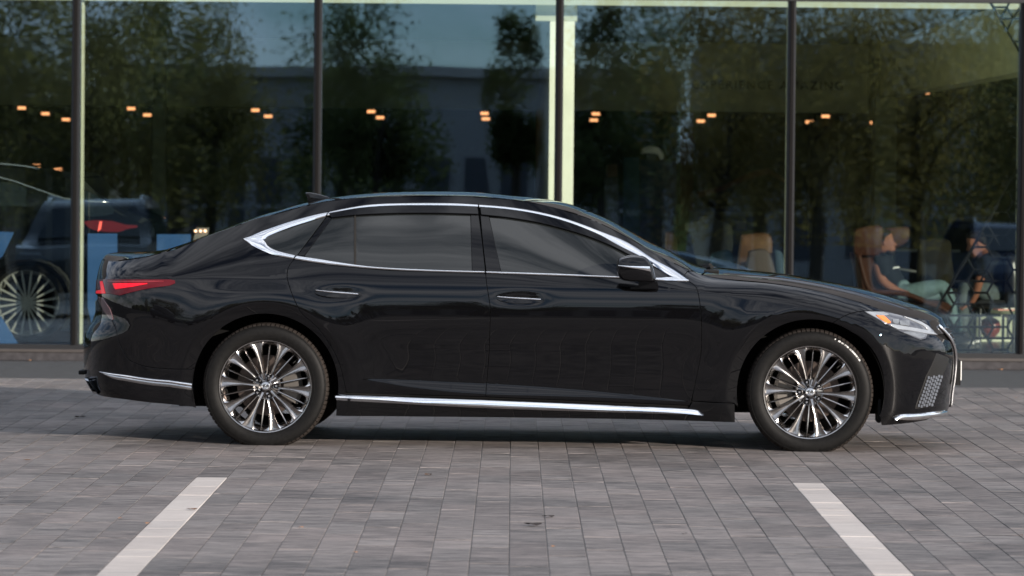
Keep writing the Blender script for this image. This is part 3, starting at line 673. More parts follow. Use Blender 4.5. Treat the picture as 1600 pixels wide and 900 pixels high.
# tail pipe
for sy in (1, -1):
    a = [cpx(133, 590, -.55), cpx(137, 591, -.55), cpx(152, 612, -.55), cpx(142, 609, -.55)]
    a = [(p + .022, q) for p, q in (cpx(131.5, 588.5, -.55), cpx(137.5, 590, -.55), cpx(153, 613.5, -.55), cpx(145, 612, -.55))]
    mb = MB(); c = np.mean(a, 0)
    for (o_, i_) in ((1.0, .72),):
        P = np.array(a); Q = c + (P - c) * i_
        ys = sy * np.array([-.72, -.44])
        v = [(p[0], ys[0], p[1]) for p in P] + [(p[0], ys[1], p[1]) for p in P] + [(p[0] + .0, ys[0] - .003 * sy, p[1]) for p in Q] + [(p[0] + .03, ys[0] + .05 * sy, p[1]) for p in Q]
        f = [(i, (i + 1) % 4, (i + 1) % 4 + 4, i + 4) for i in range(4)] + [(i, (i + 1) % 4, (i + 1) % 4 + 8, i + 8) for i in range(4)] + [(i + 8, (i + 1) % 4 + 8, (i + 1) % 4 + 12, i + 12) for i in range(4)]
        mb.add(v, f)
    mb.build('exhaust_tip', M_['pipe'], saloon)
xs_, zs_ = cpx(132, 579, -.3)
mb = MB(); mb.box(xs_ - .010, xs_ + .06, -.50, .50, zs_ - .014, zs_ + .010, bev=.006); mb.build('bumper_step', M_['matt_black'], saloon)

# door handles
def handle(door, x0, x1, yc, tilt):
    for k, s in ((0, 1), (1, -1)):
        pass
    cx, cy = (x0 + x1) / 2, yc; n = 28
    P = [(cx + (x1 - x0) / 2 * math.cos(t), cy + 11.5 * math.sin(t) + tilt * math.cos(t)) for t in np.linspace(0, 2 * math.pi, n, endpoint=False)]
    Q = np.array([inv(a, b) for a, b in P]); panel('handle_cup', Q, M_['gloss_black'], door, sp=.008, gap=0, edge=.003, lift=lambda v, c=Q.mean(0), Q=Q: .0012 - .012 * np.clip(1 - ((v[:, 0] - c[0]) / (np.ptp(Q[:, 0]) / 2)) ** 2 - ((v[:, 1] - c[1]) / (np.ptp(Q[:, 1]) / 2)) ** 2, 0, 1))
    P = [(cx + 2 + (x1 - x0) * .47 * math.copysign(abs(math.cos(t)) ** .8, math.cos(t)), cy - .5 + 7 * math.sin(t) + tilt * math.cos(t)) for t in np.linspace(0, 2 * math.pi, n, endpoint=False)]
    Q = np.array([inv(a, b) for a, b in P]); c = Q.mean(0)
    def lf(v):
        d = v - c; r = np.sqrt((d[:, 0] / (np.ptp(Q[:, 0]) / 2)) ** 2 + (d[:, 1] / (np.ptp(Q[:, 1]) / 2)) ** 2); return .026 * np.sqrt(np.clip(1 - r ** 2, 0, 1)) + .004
    panel('handle_grip', Q, M_['gloss_black'], door, sp=.006, gap=0, edge=.006, lift=lf)
    strip('handle_trim', [(x0 + 5, yc - 3.5 - tilt * .9), (cx, yc - 2.6), (x1 - 5, yc - 1 + tilt * .8)], [(x0 + 5.5, yc - 1.6 - tilt * .9), (cx, yc + .9), (x1 - 4, yc + 1.6 + tilt * .8)], M_['chrome'], door, bulge=.004, base=.028, n=16, k=5)
handle(door_r, 488, 565, 459, 1.6)
handle(door_f, 772, 850, 467.5, 1.2)

# mirrors
ym = -1.06
ML = [(963,414),(965,405),(972,401.5),(985,398.8),(1001,399.4),(1010,402.5),(1017,411),(1021,420),(1024.5,432),(1026,438),(1024,441.5),(1012,441),(1000,440.6),(985,439.6),(972,437.4),(966,431),(963.2,423)]
for s in (1, -1):
    P = resample(np.array([cpx(a, b, ym) for a, b in ML + [ML[0]]]), 44)[:-1]
    mb = MB(); mb.pillow([tuple(p) for p in P], s * (ym + .095), s * (ym - .095), r=.20, n=7)
    mir = mb.build('door_mirror', M_['paint'], saloon, smooth=True, ang=60)
    T = resample(np.array([cpx(a, b, ym) for a, b in [(966,413.6),(985,415),(1005,415.6),(1015,415.8)]]), 14); B = resample(np.array([cpx(a, b, ym) for a, b in [(966,414.6),(985,418),(1003,420.6),(1017,423.6)]]), 14)
    mb = MB(); v = [(p[0], s * (ym - .097), p[1]) for p in T] + [(p[0], s * (ym - .102), p[1]) for p in (T + B) / 2] + [(p[0], s * (ym - .097), p[1]) for p in B]
    mb.add(v, [(j * 14 + i, j * 14 + i + 1, (j + 1) * 14 + i + 1, (j + 1) * 14 + i) for j in range(2) for i in range(13)]); mb.build('mirror_signal', M_['chrome'], mir, smooth=True)
    a = [cpx(*q, ym + .06) for q in ((999,438), (1026,438), (1029,447), (1027,451), (1000,450), (997,446))]
    mb = MB(); mb.prism(a, s * (ym + .06), s * (ym + .15)); a2 = [cpx(*q, -.93) for q in ((985,449), (1028,444), (1028,452), (985,451.5))]; mb.prism(a2, s * -.90, s * -.96)
    mb.build('mirror_foot', M_['gloss_black'], mir)

# aerial fin, wipers
fin = [cpx(a, b, 0) for a, b in [(477,302.5),(478,300.4),(486,300.8),(498,303.2),(510,306.6),(518,309.8),(519,312.4),(500,314.5),(480,318.5),(480.5,311)]]
MB().pillow(fin, -.028, .028, r=.35, n=4).build('aerial_fin', M_['gloss_black'], saloon, smooth=True, ang=50)
mb = MB()
for y0, y1 in ((-.35, .25), (.15, .72)):
    P = [(float(cpx(1116, 418, 0)[0]) - .02 - .05 * abs(t), y0 + (y1 - y0) * t, float(cpx(1116, 414.8, 0)[1]) - .02 * t) for t in np.linspace(0, 1, 8)]
    mb.tube(P, .011, 6)
wx, wz = cpx(1108, 417.5, 0); mb.box(wx - .04, wx + .05, -.5, .5, wz - .04, wz - .006, bev=.004)
mb.build('wiper', M_['matt_black'], saloon, smooth=False)

# ------------------------------------------------------------------ wheels
M_['bright_edge'] = mat('rim_bright_edge', (.75, .74, .73), .14, 1.0)
def tyre_mesh(sy, rot):
    prof = [(.262, .006), (.268, -.004), (.285, -.013), (.305, -.017), (.325, -.015), (.340, -.009), (.3465, -.002), (.350, .000), (.3575, .010), (.3625, .028), (.3640, .060), (.3645, .098), (.3625, .104), (.3645, .110), (.3645, .130), (.364, .165), (.3615, .205), (.355, .222), (.34, .236), (.29, .246), (.262, .232)]
    per = 84; n = per * 4; k = len(prof); v = []; mi = []; f = []
    offs = (0, .78, .80, .98)
    for i in range(per):
        for q in range(4):
            a = 2 * math.pi * (i + offs[q]) / per + rot; g = q in (2, 3)
            for j, (r, h) in enumerate(prof):
                rr = r - (.007 if (g and 7 <= j <= 10) else 0) - (.007 if (g and 13 <= j <= 16) else 0)
                z = rr * math.sin(a); x = rr * math.cos(a)
                if z < -ZW + .001: z = -ZW + .001
                v.append((x, -sy * h if sy < 0 else -h, z))
    for i in range(n):
        j = (i + 1) % n
        for q in range(k - 1): f.append((i * k + q, i * k + q + 1, j * k + q + 1, j * k + q)); mi.append(1 if 7 <= q <= 17 else 0)
    return v, f, mi
def build_wheel(parent, xc, sy, a_spoke, a_lug, marks):
    """sy=-1 near side, wheel plane at y = sy*.915; local +y of parts points to the car middle on the near side"""
    w = empty('wheel', (xc, sy * .915, ZW), 0 if sy < 0 else math.pi, parent=parent)
    v, f, mi = tyre_mesh(-1, .01)
    mb = MB(); mb.v = [(p[0], p[1], p[2]) for p in v]; mb.v = [(x, y, z) for x, y, z in mb.v]; mb.f = f; mb.m = mi
    mb.v = [(x, -y if False else (y), z) for x, y, z in mb.v]
    t = mb.build('tyre', [M_['tyre'], M_['tread']], w, smooth=True, ang=35)
    # rim: barrel, flange, spokes
    mb = MB()
    mb.lathe([(.262, .012), (.2685, .004), (.2700, -.004), (.2665, -.009), (.2610, -.008), (.2560, -.001), (.2530, .006)], 120, axis='y', m=0)
    mb.lathe([(.2530, .006), (.2440, .026), (.2360, .060), (.2320, .12), (.2400, .20), (.2500, .235)], 96, axis='y', m=1)
    def face(r): return .034 * (1 - min(1, (r - .03) / .20)) ** 1.5 - .001
    for s in range(10):
        th = a_spoke + s * math.pi / 5
        rs = [.040, .055, .08, .11, .14, .17, .20, .225, .245, .2575]; hw = [.0085, .0085, .0072, .0086, .0118, .0165, .0218, .0275, .0350, .0430]
        cols = [(-1.12, .030), (-1.0, .003), (-.84, -.0015), (-.66, .005), (-.2, .010), (.2, .010), (.66, .005), (.84, -.0015), (1.0, .003), (1.12, .030)]
        b = len(mb.v); vv = []
        for r, h in zip(rs, hw):
            dp = min(1, max(0, (r - .07) / .07))
            for c, d in cols:
                dd = d if abs(c) > .8 else d * dp
                if r > .25: dd = (.006 if abs(c) < .8 else .0) if abs(c) < 1.05 else .02
                aa = th + math.atan2(c * h, r); rr = r if r < .25 else .2585
                vv.append((rr * math.cos(aa), face(r) + dd, rr * math.sin(aa)))
        m = len(cols); ff = [(i * m + j, i * m + j + 1, (i + 1) * m + j + 1, (i + 1) * m + j) for i in range(len(rs) - 1) for j in range(m - 1)]
        f0 = len(mb.m); mb.add(vv, ff, 0)
        for q_ in range(len(ff)):
            if q_ % (m - 1) in (1, 7) and 2 <= q_ // (m - 1): mb.m[f0 + q_] = 2
        # web joining neighbouring spokes at the rim around the slot end
        vv = []; ff = []; t0 = th + math.atan2(.0335, .243); t1 = th + math.pi / 5 - math.atan2(.0335, .243); nn = 9
        for i in range(nn):
            q = i / (nn - 1); aa = t0 + (t1 - t0) * q; ri = .2535 - .016 * abs(2 * q - 1) ** 3
            vv += [(.2585 * math.cos(aa), .001, .2585 * math.sin(aa)), (ri * math.cos(aa), .006, ri * math.sin(aa)), ((ri + .001) * math.cos(aa), .030, (ri + .001) * math.sin(aa))]
        for i in range(nn - 1):
            for j in range(2): ff.append((i * 3 + j, i * 3 + j + 1, (i + 1) * 3 + j + 1, (i + 1) * 3 + j))
        mb.add(vv, ff, 0)
        # thin blade
        tb = th + math.pi / 10; vv = []; ff = []
        rs2 = [.062, .09, .13, .18, .225, .2515]; h2 = [.003, .0044, .0050, .0048, .0040, .0012]
        for r, h in zip(rs2, h2):
            y0 = face(r) + .003
            for c, d in ((-1.2, .026), (-1, .005), (0, -.001), (1, .002), (1.2, .026)):
                aa = tb + math.atan2(c * h, r); vv.append((r * math.cos(aa), y0 + d, r * math.sin(aa)))
        ff = [(i * 5 + j, i * 5 + j + 1, (i + 1) * 5 + j + 1, (i + 1) * 5 + j) for i in range(5) for j in range(4)]
        mb.add(vv, ff, 0)
    mb.lathe([(.0, .028), (.030, .028), (.040, .036), (.052, .045), (.070, .052), (.082, .066), (.082, .10)], 60, axis='y', m=0)
    mb.build('rim', [M_['rim'], M_['barrel'], M_['bright_edge']], w, smooth=True, ang=38)
    mb = MB(); mb.lathe([(0, .010), (.020, .010), (.0255, .012), (.030, .020), (.031, .034)], 40, axis='y'); cap = mb.build('hub_cap', M_['dark_chrome'], w, smooth=True, ang=40)
    mb = MB(); n = 30; P = [(.021 * math.cos(t), .008, .0155 * math.sin(t)) for t in np.linspace(0, 2 * math.pi, n)]
    mb.tube(P, .0022, 6, cap=False)
    mb.tube([(.006, .007, .0135), (-.008, .007, -.008)], .0021, 6); mb.tube([(-.008, .007, -.008), (.013, .007, -.009)], .0021, 6)
    mb.build('hub_emblem', M_['chrome'], w, smooth=True)
    for k in range(5):
        a = a_lug + k * 2 * math.pi / 5; cx, cz = .0605 * math.cos(a), .0605 * math.sin(a)
        if k == 0:
            mb = MB(); mb.lathe([(.0, .004), (.0055, .004), (.0080, .008), (.0080, .042)], 6, axis='y', m=0); mb.lathe([(.0080, .017), (.0145, .016), (.0160, .020), (.0160, .05)], 20, axis='y', m=1); g = mb.build('lug_nut', [M_['chrome'], M_['gloss_black']], w, smooth=True, ang=30)
            g.location = (cx, 0, cz); me0 = g.data
        else:
            g = bpy.data.objects.new('lug_nut', me0); link(g, w); g.location = (cx, 0, cz)
    mb = MB(); mb.lathe([(.085, .125), (.175, .125), (.175, .14), (.085, .14)], 60, axis='y', m=0); mb.lathe([(.0, .07), (.075, .07), (.085, .10)], 40, axis='y', m=1)
    mb.build('brake_disc', [M_['disc'], M_['disc']], w, smooth=True, ang=40)
    mb = MB(); a = np.linspace(-.6, .6, 10) + (math.pi * .98 if xc > 0 else 0.05)
    vv = [(r * math.cos(t), y, r * math.sin(t)) for t in a for r, y in ((.10, .075), (.185, .07), (.205, .09), (.205, .13), (.10, .13))]
    mb.add(vv, [(i * 5 + j, i * 5 + (j + 1) % 5, (i + 1) * 5 + (j + 1) % 5, (i + 1) * 5 + j) for i in range(9) for j in range(5)]); mb.build('brake_caliper', mat('caliper', (.12, .11, .10), .45, .6), w, smooth=True, ang=40)
    mb = MB(); va = a_spoke + math.pi / 10 * 1.0; mb.tube([(.232 * math.cos(va - .13), .03, .232 * math.sin(va - .13)), (.205 * math.cos(va - .13), .012, .205 * math.sin(va - .13))], .004, 8); mb.build('tyre_valve', M_['matt_black'], w, smooth=True)
    # raised ring and letters on the tyre wall
    mb = MB(); mb.lathe([(.3425, -.0085), (.3435, -.0098), (.3448, -.0085)], 120, axis='y'); mb.lathe([(.282, -.0118), (.283, -.0132), (.284, -.0124)], 120, axis='y'); mb.build('tyre_rib', M_['tyre'], w, smooth=True)
    if marks:
        mb = MB(); rg = random.Random(5); a0 = math.radians(66)
        a = a0
        while a > math.radians(33):
            wd = rg.choice([.0035, .005, .006]); da = wd / .336
            if rg.random() > .16:
                for q in range(rg.choice([1, 2])):
                    aa = a - q * da * .6; r0 = .3325 + rg.random() * .001; r1 = .3405
                    v = []
                    for r in (r0, r1):
                        for t in (aa, aa - .0026 / .336): v.append((r * math.cos(t), -.0135 if r < .335 else -.0105, r * math.sin(t)))
                    mb.add(v, [(0, 1, 3, 2)])
                    rr = rg.choice([r0, r1]); hh = -.0137 if rr < .335 else -.0107; v = [(rr2 * math.cos(t), hh - .0001, rr2 * math.sin(t)) for rr2 in (rr - .0008, rr + .0012) for t in (a, a - da * .8)]; mb.add(v, [(0, 1, 3, 2)])
            a -= da * 1.5
        mb.build('sidewall_lettering', M_['tyre_mark'], w)
    return w
# near side: angles are seen from -y (x right, z up)
build_wheel(saloon, -XW, -1, math.radians(-6 + 36), math.radians(2), False)
build_wheel(saloon, XW, -1, math.radians(-4 + 36), math.radians(36), True)
build_wheel(saloon, -XW, 1, .3, .2, False)
build_wheel(saloon, XW, 1, .5, .1, False)

# ------------------------------------------------------------------ ground and paving
def gnd(px, py, z=0.0):
    d = ray(px, py); t = (z - CAM.z) / d.z; return CAM + d * t
m = vary(mat('asphalt', (.055, .055, .057), .85), 3, .25, bump=.2, bdist=.01)
MB().box(-900, 900, -900, 900, -.30, -.030).build('ground', m); tag(bpy.data.objects['ground'], kind='structure')
bpy.data.objects['ground']['label'] = 'dark asphalt ground around the paved forecourt'

def paver_mat(name, lo, hi, tint, streak=.5):
    m = bpy.data.materials.new(name); m.use_nodes = True; nt = m.node_tree; N = nt.nodes; L = nt.links; b = N['Principled BSDF']
    geo = N.new('ShaderNodeNewGeometry'); oi = N.new('ShaderNodeObjectInfo'); at_ = N.new('ShaderNodeAttribute'); at_.attribute_name = 'tone'
    ad = N.new('ShaderNodeMath'); ad.operation = 'ADD'; L.new(oi.outputs['Random'], ad.inputs[0]); L.new(at_.outputs['Fac'], ad.inputs[1])
    fr = N.new('ShaderNodeMath'); fr.operation = 'FRACT'; L.new(ad.outputs[0], fr.inputs[0])
    # every stone gets its own patch of the streak pattern
    cmb = N.new('ShaderNodeCombineXYZ'); ml = N.new('ShaderNodeMath'); ml.operation = 'MULTIPLY'; ml.inputs[1].default_value = 37.0; L.new(fr.outputs[0], ml.inputs[0]); L.new(ml.outputs[0], cmb.inputs['Z'])
    va = N.new('ShaderNodeVectorMath'); L.new(geo.outputs['Position'], va.inputs[0]); L.new(cmb.outputs[0], va.inputs[1])
    def noise(scale, st, det=5, rg=.6):
        mp = N.new('ShaderNodeMapping'); mp.inputs['Scale'].default_value = st; L.new(va.outputs[0], mp.inputs[0])
        n = N.new('ShaderNodeTexNoise'); n.inputs['Scale'].default_value = scale; n.inputs['Detail'].default_value = det; n.inputs['Roughness'].default_value = rg; L.new(mp.outputs[0], n.inputs['Vector']); return n
    n1 = noise(1.0, (5, 52, 1), 6); n2 = noise(1.0, (18, 240, 1), 4); n3 = noise(90, (1, 1, 1), 3)
    mp = N.new('ShaderNodeMapping'); mp.inputs['Scale'].default_value = (.5, .9, 1); L.new(geo.outputs['Position'], mp.inputs[0])
    n4 = N.new('ShaderNodeTexNoise'); n4.inputs['Scale'].default_value = 1.3; n4.inputs['Detail'].default_value = 4; L.new(mp.outputs[0], n4.inputs['Vector'])
    def math_(op, a, b_, c=None):
        q = N.new('ShaderNodeMath'); q.operation = op
        for i, s in enumerate((a, b_) if c is None else (a, b_, c)):
            if isinstance(s, (int, float)): q.inputs[i].default_value = s
            else: L.new(s, q.inputs[i])
        return q.outputs[0]
    s = math_('MULTIPLY_ADD', n1.outputs['Fac'], 1.5 * streak, -.75 * streak)
    s = math_('ADD', s, math_('MULTIPLY_ADD', n2.outputs['Fac'], .9 * streak, -.45 * streak))
    s = math_('ADD', s, math_('MULTIPLY_ADD', n3.outputs['Fac'], .35, -.175))
    s = math_('ADD', s, math_('MULTIPLY_ADD', n4.outputs['Fac'], .9, -.45))
    s = math_('ADD', s, math_('MULTIPLY_ADD', fr.outputs[0], .26, .37))
    mx = N.new('ShaderNodeMixRGB'); mx.use_clamp = False; mx.inputs['Color1'].default_value = (*lo, 1); mx.inputs['Color2'].default_value = (*hi, 1)
    cl = N.new('ShaderNodeClamp'); L.new(s, cl.inputs[0]); L.new(cl.outputs[0], mx.inputs['Fac'])
    wn2 = N.new('ShaderNodeTexWhiteNoise'); wn2.noise_dimensions = '1D'; L.new(fr.outputs[0], wn2.inputs['W'])
    tm = N.new('ShaderNodeMixRGB'); tm.blend_type = 'MULTIPLY'; tm.inputs['Color2'].default_value = (*tint, 1); L.new(mx.outputs[0], tm.inputs['Color1'])
    tf = math_('MULTIPLY', math_('ADD', wn2.outputs['Value'], n4.outputs['Fac']), .55); tc_ = N.new('ShaderNodeClamp'); L.new(tf, tc_.inputs[0]); L.new(tc_.outputs[0], tm.inputs['Fac'])
    L.new(tm.outputs[0], b.inputs['Base Color']); b.inputs['Roughness'].default_value = .62; b.inputs['Specular IOR Level'].default_value = .35
    bp = N.new('ShaderNodeBump'); bp.inputs['Strength'].default_value = .35; bp.inputs['Distance'].default_value = .0012; L.new(s, bp.inputs['Height']); L.new(bp.outputs[0], b.inputs['Normal'])
    return m
M_['paver'] = paver_mat('grey_paver', (.022, .0212, .0215), (.225, .208, .198), (1.0, .91, .885), 2.1)
M_['paver_white'] = paver_mat('white_paver', (.28, .255, .24), (.53, .49, .455), (1.0, .97, .95), 1.0)
M_['slab'] = vary(mat('granite_slab', (.062, .060, .060), .7), 9, .22, 6, (1, 3, 1), bump=.15)
M_['joint'] = vary(mat('joint_sand', (.17, .155, .14), .95), 60, .3)
PW = .1616; PX0 = gnd(795, 900).x; PY1 = 31.32; GAP = .0040; BV = .0019; DEP = .0030
pv = mk('pavement', [(-30, -14, -DEP), (30, -14, -DEP), (30, PY1 + .01, -DEP), (-30, PY1 + .01, -DEP), (-30, -14, -.1), (30, -14, -.1), (30, PY1 + .01, -.1), (-30, PY1 + .01, -.1)],
        [(0, 1, 2, 3), (0, 4, 5, 1), (1, 5, 6, 2), (2, 6, 7, 3), (3, 7, 4, 0)], M_['joint'])
tag(pv, 'forecourt of wood-grained grey concrete pavers with sandy joints', kind='structure')
def paver_geo(w, l):
    w = (w - GAP) / 2; l = (l - GAP) / 2; v = []
    for z, i, q in ((0, BV, .0009), (-BV, 0, 0), (-DEP - .004, 0, 0)):
        v += [(-w + i, -l + q, z), (w - i, -l + q, z), (w - i, l - q, z), (-w + i, l - q, z)]
    f = [(0, 1, 2, 3)] + [(a + b, a + 4 + b if False else a + 4 + b, a + 4 + (b + 1) % 4, a + (b + 1) % 4) for a in (0, 4) for b in range(4)]
    f = [(0, 1, 2, 3)] + [(a + b, a + 4 + b, a + 4 + (b + 1) % 4, a + (b + 1) % 4) for a in (0, 4) for b in range(4)]
    return v, f
LENS = (.30, .42, .55, .62)
def wmark(k): 
    return k in (-10, 9)
WY = gnd(330, 746).y
stones = []
for k in range(-64, 64):
    rg = random.Random(900 + k); y = PY1; first = True
    xc = PX0 + (k + .5) * PW
    if wmark(k):
        pass
    while y > 1.0:
        l = rg.choice(LENS) if not first else rg.uniform(.15, .6); first = False
        if wmark(k) and y > WY and y - l < WY + .12: l = y - WY          # the white line starts at a joint
        pass
        stones.append((xc, y - l / 2, l, wmark(k) and y <= WY + 1e-6)); y -= l
    if True: stones.append((xc, PY1 - 0, 0, False)) if False else None
def vis_size(s):
    xc, yc, l, w = s
    d = Vector((xc, yc, 0)) - CAM; f = d.dot(cF)
    if f <= 1: return 0
    px = 800 + F_PX * d.dot(RIGHT) / f; py = 450 - F_PX * d.dot(UP) / f
    if not (-20 < px < 1620 and py < 915): return 0
    return l * F_PX / f * H_CAM / f * PW
order = sorted(range(len(stones)), key=lambda i: -vis_size(stones[i]))
single = set(i for i in order[:300] if vis_size(stones[i]) > 0)
pm = {}
bv = []; bf = []; bt = []; bmi = []
for i, (xc, yc, l, wh) in enumerate(stones):
    hz = random.uniform(-.0009, .0009)
    if i in single:
        key = (round(l, 4), wh)
        if key not in pm:
            v, f = paver_geo(PW, l); me = bpy.data.meshes.new('paver'); me.from_pydata(v, [], f); me.materials.append(M_['paver_white' if wh else 'paver']); me.update(); pm[key] = me
        o = bpy.data.objects.new('paver', pm[key]); link(o, pv); o.location = (xc, yc, hz); o.rotation_euler = (random.uniform(-.0012, .0012), random.uniform(-.003, .003), random.uniform(-.002, .002))
        if wh: o['label'] = 'white paver of a parking line'
    else:
        v, f = paver_geo(PW, l); b = len(bv); bv += [(x + xc, y + yc, z + hz) for x, y, z in v]; bf += [tuple(b + q for q in g) for g in f]
        t = random.random(); bt += [t] * len(f); bmi += [1 if wh else 0] * len(f)
fo = mk('paver_field', bv, bf, [M_['paver'], M_['paver_white']], pv, midx=bmi); tag(fo, kind='stuff')
ca = fo.data.attributes.new('tone', 'FLOAT', 'FACE'); ca.data.foreach_set('value', bt)
# granite band before the plinth
gb_ = empty('footway', (0, 0, 0)); tag(gb_, 'grey granite band between the pavers and the showroom plinth', kind='structure')
x = -12.3
while x < 12:
    o = MB().box(x + .002, x + 1.198, PY1 + .006, 34.160, -.08, random.uniform(-.0015, .0015), bev=.003).build('granite_slab', M_['slab'], gb_); x += 1.2
# leaves
lm = [mat('leaf_orange', (.42, .19, .07), .8), mat('leaf_brown', (.12, .07, .045), .8), mat('leaf_dark', (.035, .03, .03), .9)]
LV = [((669,743), 1, .060, 'curled dark leaf beside the top end of the left white line'), ((593,797), 1, 0.05, ''), ((300,797), 1, .05, 'brown leaf lying on the left white parking line'),
      ((231,819), 0, .035, 'orange leaf left of the left white parking line'), ((188,811), 0, .03, 'small orange leaf left of the white line, further out'), ((42,720), 1, .05, 'brown leaf on the paving at the left edge'),
      ((857,809), 2, .07, 'dark stain-like leaf on the paving below the front door'), ((833,822), 2, .10, 'wide flat dark leaf just left of another dark leaf'), ((470,825), 0, .025, 'tiny orange leaf between the left line and the middle'),
      ((555,864), 0, .02, 'tiny orange leaf low in the paving left of the middle'), ((125,653), 2, .09, 'dark leaf on the shaded paving behind the car'), ((865,855), 0, .03, 'orange leaf near the lower edge in the middle'),
      ((1490,627), 0, .03, 'orange leaf beside the front lip of the car'), ((1588,622), 0, .03, 'orange leaf on the paving at the right edge'), ((1562,578), 0, .05, 'bright orange leaf against the showroom plinth'),
      ((1070,835), 2, .03, 'small dark leaf between the car and the right white line'), ((45,564), 0, .04, 'orange leaf against the plinth at the left edge')]
LV[1] = ((1595,838), 1, .03, 'brown leaf at the lower right edge of the paving')
for (p, c, sz, lab) in LV:
    q = gnd(*p); rg = random.Random(int(sum(p))); n = 9; a0 = rg.random() * 6
    v = [(0, 0, .004 + sz * .10)]
    for i in range(n):
        t = 2 * math.pi * i / n; r = sz * .5 * (1 + .25 * math.cos(5 * t)) * (1.0 if c < 2 else .8); v.append((r * math.cos(t), r * .62 * math.sin(t), .003 + sz * .13 * abs(math.sin(t + 1))))
    o = mk('fallen_leaf', v, [(0, 1 + i, 1 + (i + 1) % n) for i in range(n)], lm[c], smooth=True); o.location = (q.x, min(q.y, 34.130), 0); o.rotation_euler = (0, 0, a0)
    tag(o, lab, 'leaf', 'fallen leaves on the paving')

# ------------------------------------------------------------------ showroom
YG = 34.250
show = empty('showroom', (0, 34.200, 0), 0, 'glass fronted showroom with dark mullions, pale inner wall and black plinth', 'building')
def sb(name, x0, x1, y0, y1, z0, z1, m, bev=0, label=None, parent=None):
    o = MB().box(x0, x1, y0 - 34.200, y1 - 34.200, z0, z1, bev=bev).build(name, m, parent or show)
    if label: o['label'] = label
    return o
m_plinth = vary(mat('plinth_stone', (.034, .032, .034), .5), 20, .25)
m_sill = vary(mat('sill_metal', (.028, .023, .021), .6, .1), 12, .15)
m_frame = mat('frame_black', (.010, .010, .011), .35)
m_cap = mat('mullion_cap', (.006, .0055, .0055), .7, .0, spec=.05)
m_pale = vary(mat('pale_inner_frame', (.50, .51, .38), .6), 5, .06)
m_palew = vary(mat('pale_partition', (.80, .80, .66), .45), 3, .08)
def glass_mat():
    m = bpy.data.materials.new('facade_glass'); m.use_nodes = True; N = m.node_tree.nodes; L = m.node_tree.links
    for n in list(N): N.remove(n)
    o = N.new('ShaderNodeOutputMaterial'); mx = N.new('ShaderNodeMixShader'); t = N.new('ShaderNodeBsdfTransparent'); g = N.new('ShaderNodeBsdfGlossy')
    t.inputs['Color'].default_value = (.89, .92, .89, 1); g.inputs['Roughness'].default_value = .0; g.inputs['Color'].default_value = (.56, .78, 1, 1)
    lw = N.new('ShaderNodeLayerWeight'); lw.inputs['Blend'].default_value = .5; pw = N.new('ShaderNodeMath'); pw.operation = 'POWER'; L.new(lw.outputs['Facing'], pw.inputs[0]); pw.inputs[1].default_value = 5
    tc = N.new('ShaderNodeTexCoord'); mp = N.new('ShaderNodeMapping'); mp.inputs['Scale'].default_value = (1.1, 1, .35); L.new(tc.outputs['Object'], mp.inputs[0])
    no = N.new('ShaderNodeTexNoise'); no.inputs['Scale'].default_value = 1.1; no.inputs['Detail'].default_value = 1.2; L.new(mp.outputs[0], no.inputs['Vector'])
    bp = N.new('ShaderNodeBump'); bp.inputs['Strength'].default_value = 1.0; bp.inputs['Distance'].default_value = .0016; L.new(no.outputs['Fac'], bp.inputs['Height']); L.new(bp.outputs[0], g.inputs['Normal'])
    mr = N.new('ShaderNodeMapRange'); mr.inputs['From Min'].default_value = 0; mr.inputs['From Max'].default_value = 1; mr.inputs['To Min'].default_value = .125; mr.inputs['To Max'].default_value = 1; L.new(pw.outputs[0], mr.inputs[0])
    L.new(mr.outputs[0], mx.inputs[0]); L.new(t.outputs[0], mx.inputs[1]); L.new(g.outputs[0], mx.inputs[2]); L.new(mx.outputs[0], o.inputs[0]); return m
m_glass = glass_mat()
MXP = [-262, 117.5, 495, 872, 1234.5, 1597, 1960]
MX = [at(p, 300, YG).x for p in MXP]; _dx = MX[2] - MX[1]
MX = [MX[0] - 3 * _dx, MX[0] - 2 * _dx, MX[0] - _dx] + MX + [MX[-1] + _dx, MX[-1] + 2 * _dx, MX[-1] + 3 * _dx]
TOPZ = 2.99
x = -12.2
while x < 12:
    sb('plinth_block', x + .0015, x + 1.4985, 34.185, 34.420, 0, .068, m_plinth, bev=.003); x += 1.5
sb('window_sill', -12.2, 12.2, 34.172, 34.400, .0685, .094, m_sill, bev=.003)
sb('bottom_rail', -12.2, 12.2, 34.215, 34.320, .0945, .132, m_frame)
sb('transom', -12.2, 12.2, 34.200, 34.330, TOPZ, TOPZ + .14, m_frame)
sb('upper_panel', -12.2, 12.2, 34.210, 34.400, TOPZ + .143, 5.6, vary(mat('fascia', (.06, .06, .065), .5), 4, .1))
for i, X in enumerate(MX):
    o = sb('mullion', X - .033, X + .033, 34.225, 34.335, .1325, TOPZ - .001, m_frame)
    c = sb('mullion_cap', X - .0125, X + .0145, 34.188, 34.224, .1325, TOPZ - .001, m_cap, bev=.002, parent=o)
    if i < len(MX) - 1:
        a0, a1 = X + .0335, MX[i + 1] - .0335; ln = math.tan(R(.65)) * (TOPZ - .1335)      # panes lean back a little
        v = [(x_, y_ - 34.200 + (ln if z_ > 1 else 0), z_) for z_ in (.1325, TOPZ - .001) for y_ in (34.255, 34.263) for x_ in (a0, a1)]
        g = MB().add(v, [(0, 2, 3, 1), (4, 5, 7, 6), (0, 1, 5, 4), (2, 6, 7, 3), (0, 4, 6, 2), (1, 3, 7, 5)]).build('glass_pane', m_glass, show)
